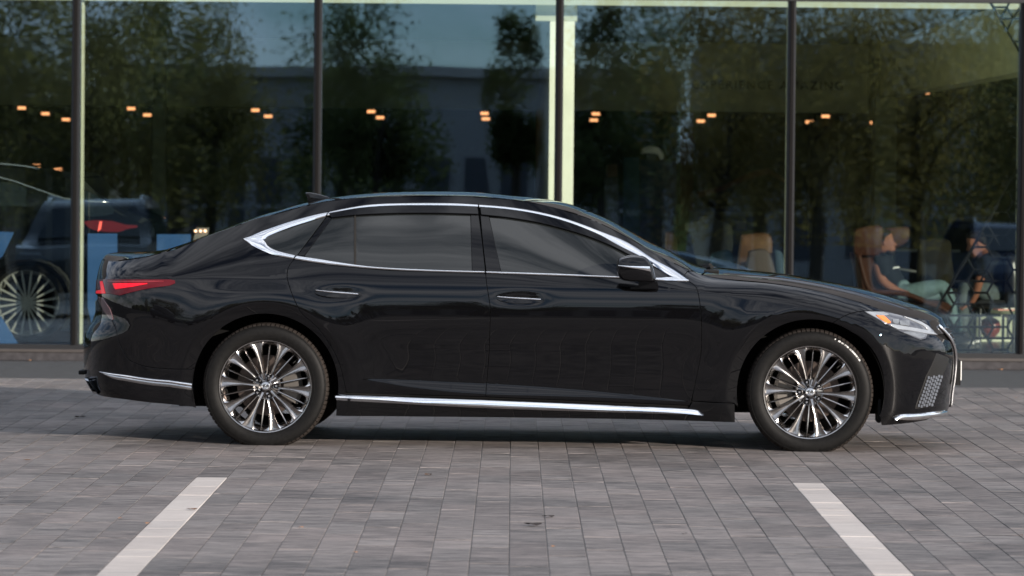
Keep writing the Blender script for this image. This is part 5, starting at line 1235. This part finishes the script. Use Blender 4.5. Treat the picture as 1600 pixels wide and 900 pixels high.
man = empty('person', tuple(w), 0, 'bearded man in black t-shirt and pale jeans sitting back in the tan armchair', 'person')
head(man, 1381, 380, YP + .12, 1, .12)
skin_body('body', [pj(1372,398,.12,.055), pj(1368,408,.12,.06,.06), pj(1366,428,.12,.11,.15), pj(1380,462,.12,.12,.16), pj(1372,414,-.10,.06), pj(1378,440,-.16,.045), pj(1402,455,-.18,.036), pj(1424,462,-.19,.028)],
          [(0, 1), (1, 2), (2, 3), (1, 4), (4, 5), (5, 6), (6, 7)], m_skin, man, 3)
skin_body('t_shirt', [pj(1376,403,.12,.062,.07), pj(1372,413,.12,.105,.15), pj(1380,436,.12,.135,.17), pj(1396,462,.12,.125,.17), pj(1378,412,-.09,.075), pj(1384,436,-.15,.066), pj(1378,412,.33,.075), pj(1390,438,.39,.064)],
          [(0, 1), (1, 2), (2, 3), (1, 4), (4, 5), (1, 6), (6, 7)], m_shirt, man, 2)
skin_body('jeans', [pj(1398,463,.12,.115,.16), pj(1412,462,-.0,.10), pj(1446,452,-.04,.082), pj(1474,447,-.06,.072), pj(1484,470,-.05,.060), pj(1490,512,-.04,.052), pj(1412,462,.24,.10), pj(1450,458,.28,.080), pj(1480,456,.30,.07), pj(1490,485,.30,.058), pj(1498,522,.30,.05)],
          [(0, 1), (1, 2), (2, 3), (3, 4), (4, 5), (0, 6), (6, 7), (7, 8), (8, 9), (9, 10)], m_jean, man, 0)
for yy, px in ((-.04, 1490), (.30, 1498)):
    v_ = at(px, 524, YP + yy) - w; mb = MB(); mb.pillow([(v_.x - .06, .012), (v_.x - .05, .09), (v_.x + .03, .10), (v_.x + .12, .05), (v_.x + .19, .04), (v_.x + .20, .012)], v_.y - .045, v_.y + .045, r=.15, n=3); mb.build('shoe', m_frame, man, smooth=True, ang=60)
v_ = at(1424, 462, YP - .19) - w; hand(man, v_, (1, 0, -.25), (0, 0, 1))
v_ = at(1400, 419, YP - .05) - w; MB().prism([(v_.x - .03, v_.z - .006), (v_.x + .03, v_.z + .002), (v_.x + .03, v_.z + .016), (v_.x - .02, v_.z + .010)], v_.y - .01, v_.y).build('shirt_mark', mat('shirt_mark', (.6, .6, .6), .6), man)

# second person, leaning forward on the right
YP2 = 37.4; w = base(1540, YP2)
q = empty('chair', tuple(w), 0, 'dark chair under the second seated person, behind the honeycomb screen', 'chair', 'chairs inside the showroom')
MB().pillow(poly_at(smooth_poly([(1568,400),(1584,398),(1592,470),(1580,500),(1566,480)], 24), YP2, w), -.2, .3, r=.1, n=3).build('backrest', m_frame, q, smooth=True); MB().box(-.10, .28, -.2, .3, .30, .38, bev=.03).build('seat', m_frame, q)
for dx in (-.06, .24):
    for yy in (-.16, .26): MB().tube([(dx, yy, 0), (dx, yy, .31)], .014, 8).build('leg', m_frame, q)
YPs = YP; YP = YP2
p2 = empty('person', tuple(w), 0, 'dark clothed person in grey trousers leaning forward behind the honeycomb screen', 'person')
head(p2, 1527, 381, YP2 + .05, -1, -.35, False)
skin_body('body', [pj(1534,392,.05,.05), pj(1542,402,.05,.06), pj(1552,430,.05,.12,.15), pj(1562,466,.05,.12,.16), pj(1540,410,-.16,.055), pj(1530,440,-.20,.042), pj(1524,462,-.18,.034), pj(1516,476,-.16,.027), pj(1544,410,.26,.055), pj(1552,446,.28,.042), pj(1544,472,.20,.027)], [(0, 1), (1, 2), (2, 3), (1, 4), (4, 5), (5, 6), (6, 7), (1, 8), (8, 9), (9, 10)], m_skin, p2, 3)
skin_body('jacket', [pj(1537,397,.05,.065), pj(1544,408,.05,.11,.16), pj(1554,434,.05,.14,.18), pj(1562,464,.05,.14,.18), pj(1540,412,-.15,.075), pj(1531,436,-.20,.062), pj(1548,412,.26,.075), pj(1553,440,.28,.06)], [(0, 1), (1, 2), (2, 3), (1, 4), (4, 5), (1, 6), (6, 7)], m_shirt, p2, 2)
m_gj = vary(mat('grey_trousers', (.07, .085, .085), .85), 20, .2)
skin_body('trousers', [pj(1562,470,.05,.13,.17), pj(1550,462,-.08,.10), pj(1522,448,-.10,.085), pj(1506,446,-.10,.072), pj(1504,476,-.10,.06), pj(1506,520,-.10,.05), pj(1548,466,.18,.10), pj(1520,458,.22,.08), pj(1500,486,.22,.058), pj(1502,524,.22,.05)], [(0, 1), (1, 2), (2, 3), (3, 4), (4, 5), (0, 6), (6, 7), (7, 8), (8, 9)], m_gj, p2, 0)
for yy, px in ((-.10, 1504), (.22, 1500)):
    v_ = at(px, 524, YP2 + yy) - w; mb = MB(); mb.pillow([(v_.x + .06, .012), (v_.x + .05, .09), (v_.x - .03, .10), (v_.x - .12, .05), (v_.x - .19, .04), (v_.x - .20, .012)], v_.y - .045, v_.y + .045, r=.15, n=3); mb.build('shoe', m_frame, p2, smooth=True, ang=60)
v_ = at(1516, 476, YP2 - .16) - w; hand(p2, v_, (-.9, .1, -.35), (0, 0, 1)); v_ = at(1544, 472, YP2 + .20) - w; hand(p2, v_, (-.9, -.1, -.35), (0, 0, 1), -1)
YP = YPs
# low table, red ball vase, magazines
w = base(1566, 35.6); q = empty('low_table', tuple(w), 0, 'low table with angular pale top behind the honeycomb screen', 'table')
Pt = poly_at([(1546,484),(1596,484)], 35.6, w); zt_ = Pt[0][1]
T = [(Pt[0][0], -.10), (Pt[0][0] + .08, -.28), (Pt[1][0] - .02, -.42), (Pt[1][0] + .1, -.2), (Pt[1][0] + .1, .3), (Pt[0][0] + .05, .3)]
mb = MB(); v = [(x_, y_, zt_) for x_, y_ in T] + [(x_, y_, zt_ - .025) for x_, y_ in T]; mb.add(v, [tuple(range(6)), tuple(range(11, 5, -1))] + [(i, (i + 1) % 6, (i + 1) % 6 + 6, i + 6) for i in range(6)]); mb.build('table_top', mat('table_top', (.42, .43, .28), .4), q)
for dx, dy in ((Pt[0][0] + .1, -.15), (Pt[1][0] - .04, -.3), (Pt[1][0], .2)): MB().tube([(dx, dy, 0), (dx, dy, zt_ - .02)], .012, 8).build('leg', m_frame, q)
tz = zt_ + .10
v_ = base(1572, 35.6); 
q = empty('magazine', (v_.x, 35.5, tz), .2, 'bright magazine lying on the low table', 'magazine'); MB().box(-.10, .10, -.07, .07, 0, .012).build('cover', mat('magazine_cover', (.45, .16, .12), .4), q); MB().box(-.04, .08, -.06, .05, .0125, .02).build('picture', mat('magazine_white', (.6, .6, .55), .4), q)
w = base(1548, 37.6); q = empty('round_vase', tuple(w), 0, 'round orange red vase on the pale bench behind the screen', 'vase'); c = poly_at([(1548,512)], 37.6, w)[0]
q.location = (w.x, w.y, .10 + c[1] - .09); mb = MB(); mb.lathe([(0, 0), (.05, .005), (.085, .05), (.10, .10), (.085, .15), (.05, .175), (.03, .18), (.03, .20), (.02, .20), (.02, .17)], 28); mb.build('vase_body', mat('vase_red', (.14, .022, .008), .35), q, smooth=True)
vb_z = .10 + c[1] - .09
w = base(1545, 37.7); q = empty('low_bench', tuple(w), 0, 'pale long bench under the round red vase', 'bench'); MB().box(-.45, .45, -.25, .25, vb_z - .10 - .09, vb_z - .101, bev=.01).build('bench_top', mat('bench_pale', (.60, .61, .45), .5), q)
for dx in (-.38, .38): MB().box(dx - .03, dx + .03, -.2, .2, 0, vb_z - .151).build('leg', mat('bench_leg', (.2, .2, .16), .6), q)
w = base(1440, 39.5); q = empty('metal_chair', tuple(w), 0, 'chair with bent tube armrest behind the seated man', 'chair')
P = [(x_, 0, z_) for x_, z_ in poly_at([(1405,420),(1422,423),(1440,426),(1450,430),(1458,440),(1462,462)], 39.5, w)]; MB().tube(P, .012, 8).build('armrest', mat('tube_grey', (.35, .36, .35), .3, .8), q, smooth=True)
MB().box(P[0][0], P[-1][0], 0, .45, .34, .40, bev=.02).build('seat', m_frame, q)
for dx in (P[0][0] + .02, P[-1][0] - .02):
    for yy in (.02, .43): MB().tube([(dx, yy, 0), (dx, yy, .35)], .011, 6).build('leg', m_frame, q)
sb('low_wall', at(1488, 520, 38.6).x, at(1650, 520, 38.6).x, 38.6, 38.7, .1, at(1540, 489, 38.6).z, vary(mat('low_wall_pale', (.42, .44, .31), .7), 2, .2), label='low pale wall behind the honeycomb screen')
sb('wall_rail', at(1400, 391, 46).x, at(1500, 391, 46).x, 46, 46.05, at(1400, 393, 46).z, at(1400, 389.5, 46).z, mat('rail_grey', (.3, .31, .28), .5))

# ------------------------------------------------------------------ street behind the camera, seen in the glass and the paint
def bark(): return vary(mat('bark', (.07, .06, .05), .9), 9, .4, stretch=(4, 4, 1), bump=.4, bdist=.02)
m_bark = bark()
leafm = [vary(mat('leaf_' + n_, c_, .7), 1.3, .35, coords='Object') for n_, c_ in (('olive', (.17, .155, .050)), ('green', (.085, .105, .038)), ('yellow', (.22, .17, .050)))]
def tree(name, X, Y, h, spread, low, kind, label, leaf=.10, nclump=46, per=170, seed=1):
    rg = np.random.default_rng(seed); t = empty(name, (X, Y, 0), 0, label, 'tree', 'trees across the street, mirrored in the glass')
    mb = MB(); lean = rg.normal(0, .25, 2); th = h * .62
    pts = [(lean[0] * (i / 6) ** 1.5, lean[1] * (i / 6) ** 1.5, th * i / 6) for i in range(7)]; mb.tube(pts, [.16 * (1 - .72 * i / 6) * h / 8 + .02 for i in range(7)], 8)
    ends = []
    for k in range(11):
        z0 = low + (th - low) * rg.uniform(.0, 1); f_ = z0 / th; p0 = Vector((lean[0] * f_ ** 1.5, lean[1] * f_ ** 1.5, z0)); a_ = rg.uniform(0, 6.28); L_ = spread * rg.uniform(.5, 1.0) * (1 - .45 * f_)
        p1 = p0 + Vector((math.cos(a_) * L_ * .5, math.sin(a_) * L_ * .5, L_ * .45)); p2 = p0 + Vector((math.cos(a_) * L_, math.sin(a_) * L_, L_ * .70)); mb.tube([p0, p1, p2], [.05, .032, .012], 5); ends += [p1, p2, (p1 + p2) / 2]
    mb.build('trunk', m_bark, t, smooth=True)
    V = []; c_ = []
    for k in range(nclump):
        if k < len(ends): c = np.array(ends[k])
        else:
            zz = low + (h - low) * rg.uniform(.02, 1) ; rr = spread * math.sqrt(rg.uniform(0, 1)) * (1 - ((zz - low) / (h - low)) ** 2.2 * .75); a_ = rg.uniform(0, 6.28); c = np.array([rr * math.cos(a_), rr * math.sin(a_), zz])
        s_ = rg.uniform(.28, .62) * spread / 2.2; P = rg.normal(0, 1, (per, 3)) * [s_ * .55, s_ * .55, s_ * .8] + c; P[:, 2] -= np.abs(rg.normal(0, s_ * .5, per)); c_.append(P)
    P = np.vstack(c_); P[:, 2] = np.maximum(P[:, 2], low * .7); n = len(P)
    a1 = rg.normal(0, 1, (n, 3)); a1 /= np.linalg.norm(a1, axis=1, keepdims=True); a2 = np.cross(a1, rg.normal(0, 1, (n, 3))); a2 /= np.linalg.norm(a2, axis=1, keepdims=True); sz = leaf * rg.uniform(.5, 1.2, (n, 1))
    V = np.stack([P - a1 * sz * .5, P + a2 * sz * .32, P + a1 * sz * .5, P - a2 * sz * .32], 1).reshape(-1, 3)
    me = bpy.data.meshes.new('crown'); me.vertices.add(4 * n); me.vertices.foreach_set('co', V.astype(np.float32).ravel()); me.loops.add(4 * n); me.loops.foreach_set('vertex_index', np.arange(4 * n, dtype=np.int32)); me.polygons.add(n); me.polygons.foreach_set('loop_start', np.arange(0, 4 * n, 4, dtype=np.int32)); me.polygons.foreach_set('loop_total', np.full(n, 4, dtype=np.int32)); me.update(); me.validate()
    me.materials.append(leafm[kind]); o_ = bpy.data.objects.new('crown', me); link(o_, t); return t
for m_ in leafm:
    nt = m_.node_tree; b_ = nt.nodes['Principled BSDF']; o_ = nt.nodes['Material Output']; tr = nt.nodes.new('ShaderNodeBsdfTranslucent'); mx_ = nt.nodes.new('ShaderNodeMixShader'); mx_.inputs[0].default_value = .62
    src = b_.inputs['Base Color'].links[0].from_socket; nt.links.new(src, tr.inputs['Color']); nt.links.new(b_.outputs[0], mx_.inputs[1]); nt.links.new(tr.outputs[0], mx_.inputs[2]); nt.links.new(mx_.outputs[0], o_.inputs[0])
TR = [(-13.4, -20, 6.6, 3.0, 1.9, 0), (-10.6, -23, 7.4, 3.0, 1.8, 0), (-8.6, -19, 6.8, 2.4, 1.9, 0), (-6.7, -22, 6.2, 2.2, 1.9, 0), (-3.0, -20, 6.4, 1.7, 1.8, 1), (.0, -26, 6.4, .85, 3.0, 1), (2.0, -20, 6.3, 1.5, 2.0, 1), (4.4, -22, 6.9, 2.3, 1.9, 2), (6.4, -20, 7.2, 2.5, 1.8, 2), (8.8, -23, 7.6, 3.0, 1.8, 2), (11.4, -20, 6.8, 2.9, 1.8, 0), (-17, -24, 7, 2.8, 2.0, 1), (17, -27, 7, 2.8, 2.0, 1), (-22, -22, 6.5, 2.6, 2.0, 0), (24, -30, 7, 3, 2.0, 0), (-12.2, -31, 9.0, 2.6, 2.4, 1), (-9.4, -33, 9.6, 2.4, 2.4, 0), (-7.9, -30, 8.4, 2.0, 2.2, 1), (-4.0, -31, 8.0, 1.6, 2.2, 1), (3.3, -32, 8.2, 1.9, 2.3, 1), (6.0, -31, 9.4, 2.6, 2.2, 0), (8.6, -33, 9.8, 2.6, 2.2, 2), (11.6, -31, 9.0, 2.8, 2.2, 1)]
TL_ = ['broad olive tree', 'tall olive tree', 'dense olive tree', 'olive tree', 'slim dark green tree', 'very narrow dark tree', 'slender green tree', 'yellowing tree', 'tall yellowing tree', 'broad yellowing tree', 'olive tree', 'green tree', 'green tree', 'olive tree', 'wide olive tree', 'tall back row green tree', 'tallest back row olive tree', 'back row green tree', 'slim back row green tree', 'slim back row dark tree', 'wide back row olive tree', 'wide back row yellowing tree', 'wide back row green tree']
for i, (X, Y, h, s_, lo, k) in enumerate(TR):
    tree('street_tree', X, Y, h, s_, lo, k, f'{TL_[i]} across the street, {"first second third fourth fifth sixth seventh eighth ninth tenth eleventh twelfth thirteenth fourteenth fifteenth sixteenth seventeenth eighteenth nineteenth twentieth twenty-first twenty-second twenty-third".split()[sorted(range(len(TR)), key=lambda q: TR[q][0]).index(i)]} from the left in the reflection', seed=20 + i, nclump=int(42 + 24 * s_))
bd = empty('office_building', (-4, -56, 0), 0, 'low pale building with dark bays across the street, mirrored in the glass', 'building')
m_bw = vary(mat('pale_render', (.30, .30, .30), .8), .5, .1); m_bd = mat('bay_dark', (.05, .055, .07), .3)
MB().box(-7.5, 8.6, -8, 0, 0, 6.3).build('wall', m_bw, bd); MB().box(-7.8, 8.9, -8.3, .35, 6.305, 6.62, bev=.02).build('roof_band', vary(mat('roof_band', (.40, .39, .38), .7), 1, .1), bd)
for k in range(13):
    x = -7.0 + k * 1.18; MB().box(x, x + .72, .004, .06, .15, 3.9).build('window', m_bd, bd)
    MB().box(x - .02, x + .74, .062, .10, 2.35, 2.50).build('window_bar', m_bw, bd)
bd = empty('warehouse_building', (-24, -84, 0), 0, 'dark brown hall far behind the left trees, mirrored in the glass', 'building')
MB().box(-9, 9, -12, 0, 0, 6.4).build('wall', vary(mat('brown_render', (.16, .13, .11), .8), .5, .15), bd); MB().box(-9.3, 9.3, -12.3, .3, 6.405, 6.7).build('roof_band', m_bw, bd)
for k in range(6): MB().box(-8 + k * 2.8, -6.2 + k * 2.8, .004, .06, .1, 3.4).build('window', m_bd, bd)
bd = empty('apartment_building', (13.5, -75, 0), 0, 'tall grey block far across the street', 'building')
MB().box(-7, 9, -10, 0, 0, 8.5).build('wall', vary(mat('grey_render', (.30, .30, .30), .8), .5, .15), bd)
for i in range(7):
    for j in range(3): MB().box(-6.4 + i * 2.2, -5.2 + i * 2.2, .004, .05, 1.0 + j * 2.7, 2.5 + j * 2.7).build('window', m_bd, bd)
hg = MB(); rg = random.Random(4)
hp = [(-140, .0)] + [(-140 + i * 7, rg.uniform(3.0, 7.5)) for i in range(41)] + [(147, .0)]
v = []; f = []
xs_h = np.linspace(-150, 150, 120); hh_ = 3.2 + 2.2 * np.abs(np.sin(xs_h * .13)) + RNG.uniform(0, 1.6, 120)
for d_ in (0, -8, -16):
    b = len(hg.v); vv = [(x, -118 + d_ + 4 * math.sin(x * .2), 0) for x in xs_h] + [(x, -118 + d_ + 4 * math.sin(x * .2) - 2, z + RNG.uniform(-.5, .5)) for x, z in zip(xs_h, hh_)]
    hg.add(vv, [(i, i + 1, i + 121, i + 120) for i in range(119)])
ho = hg.build('far_woodland', leafm[1], None); tag(ho, 'dark far line of trees beyond the street', kind='stuff')
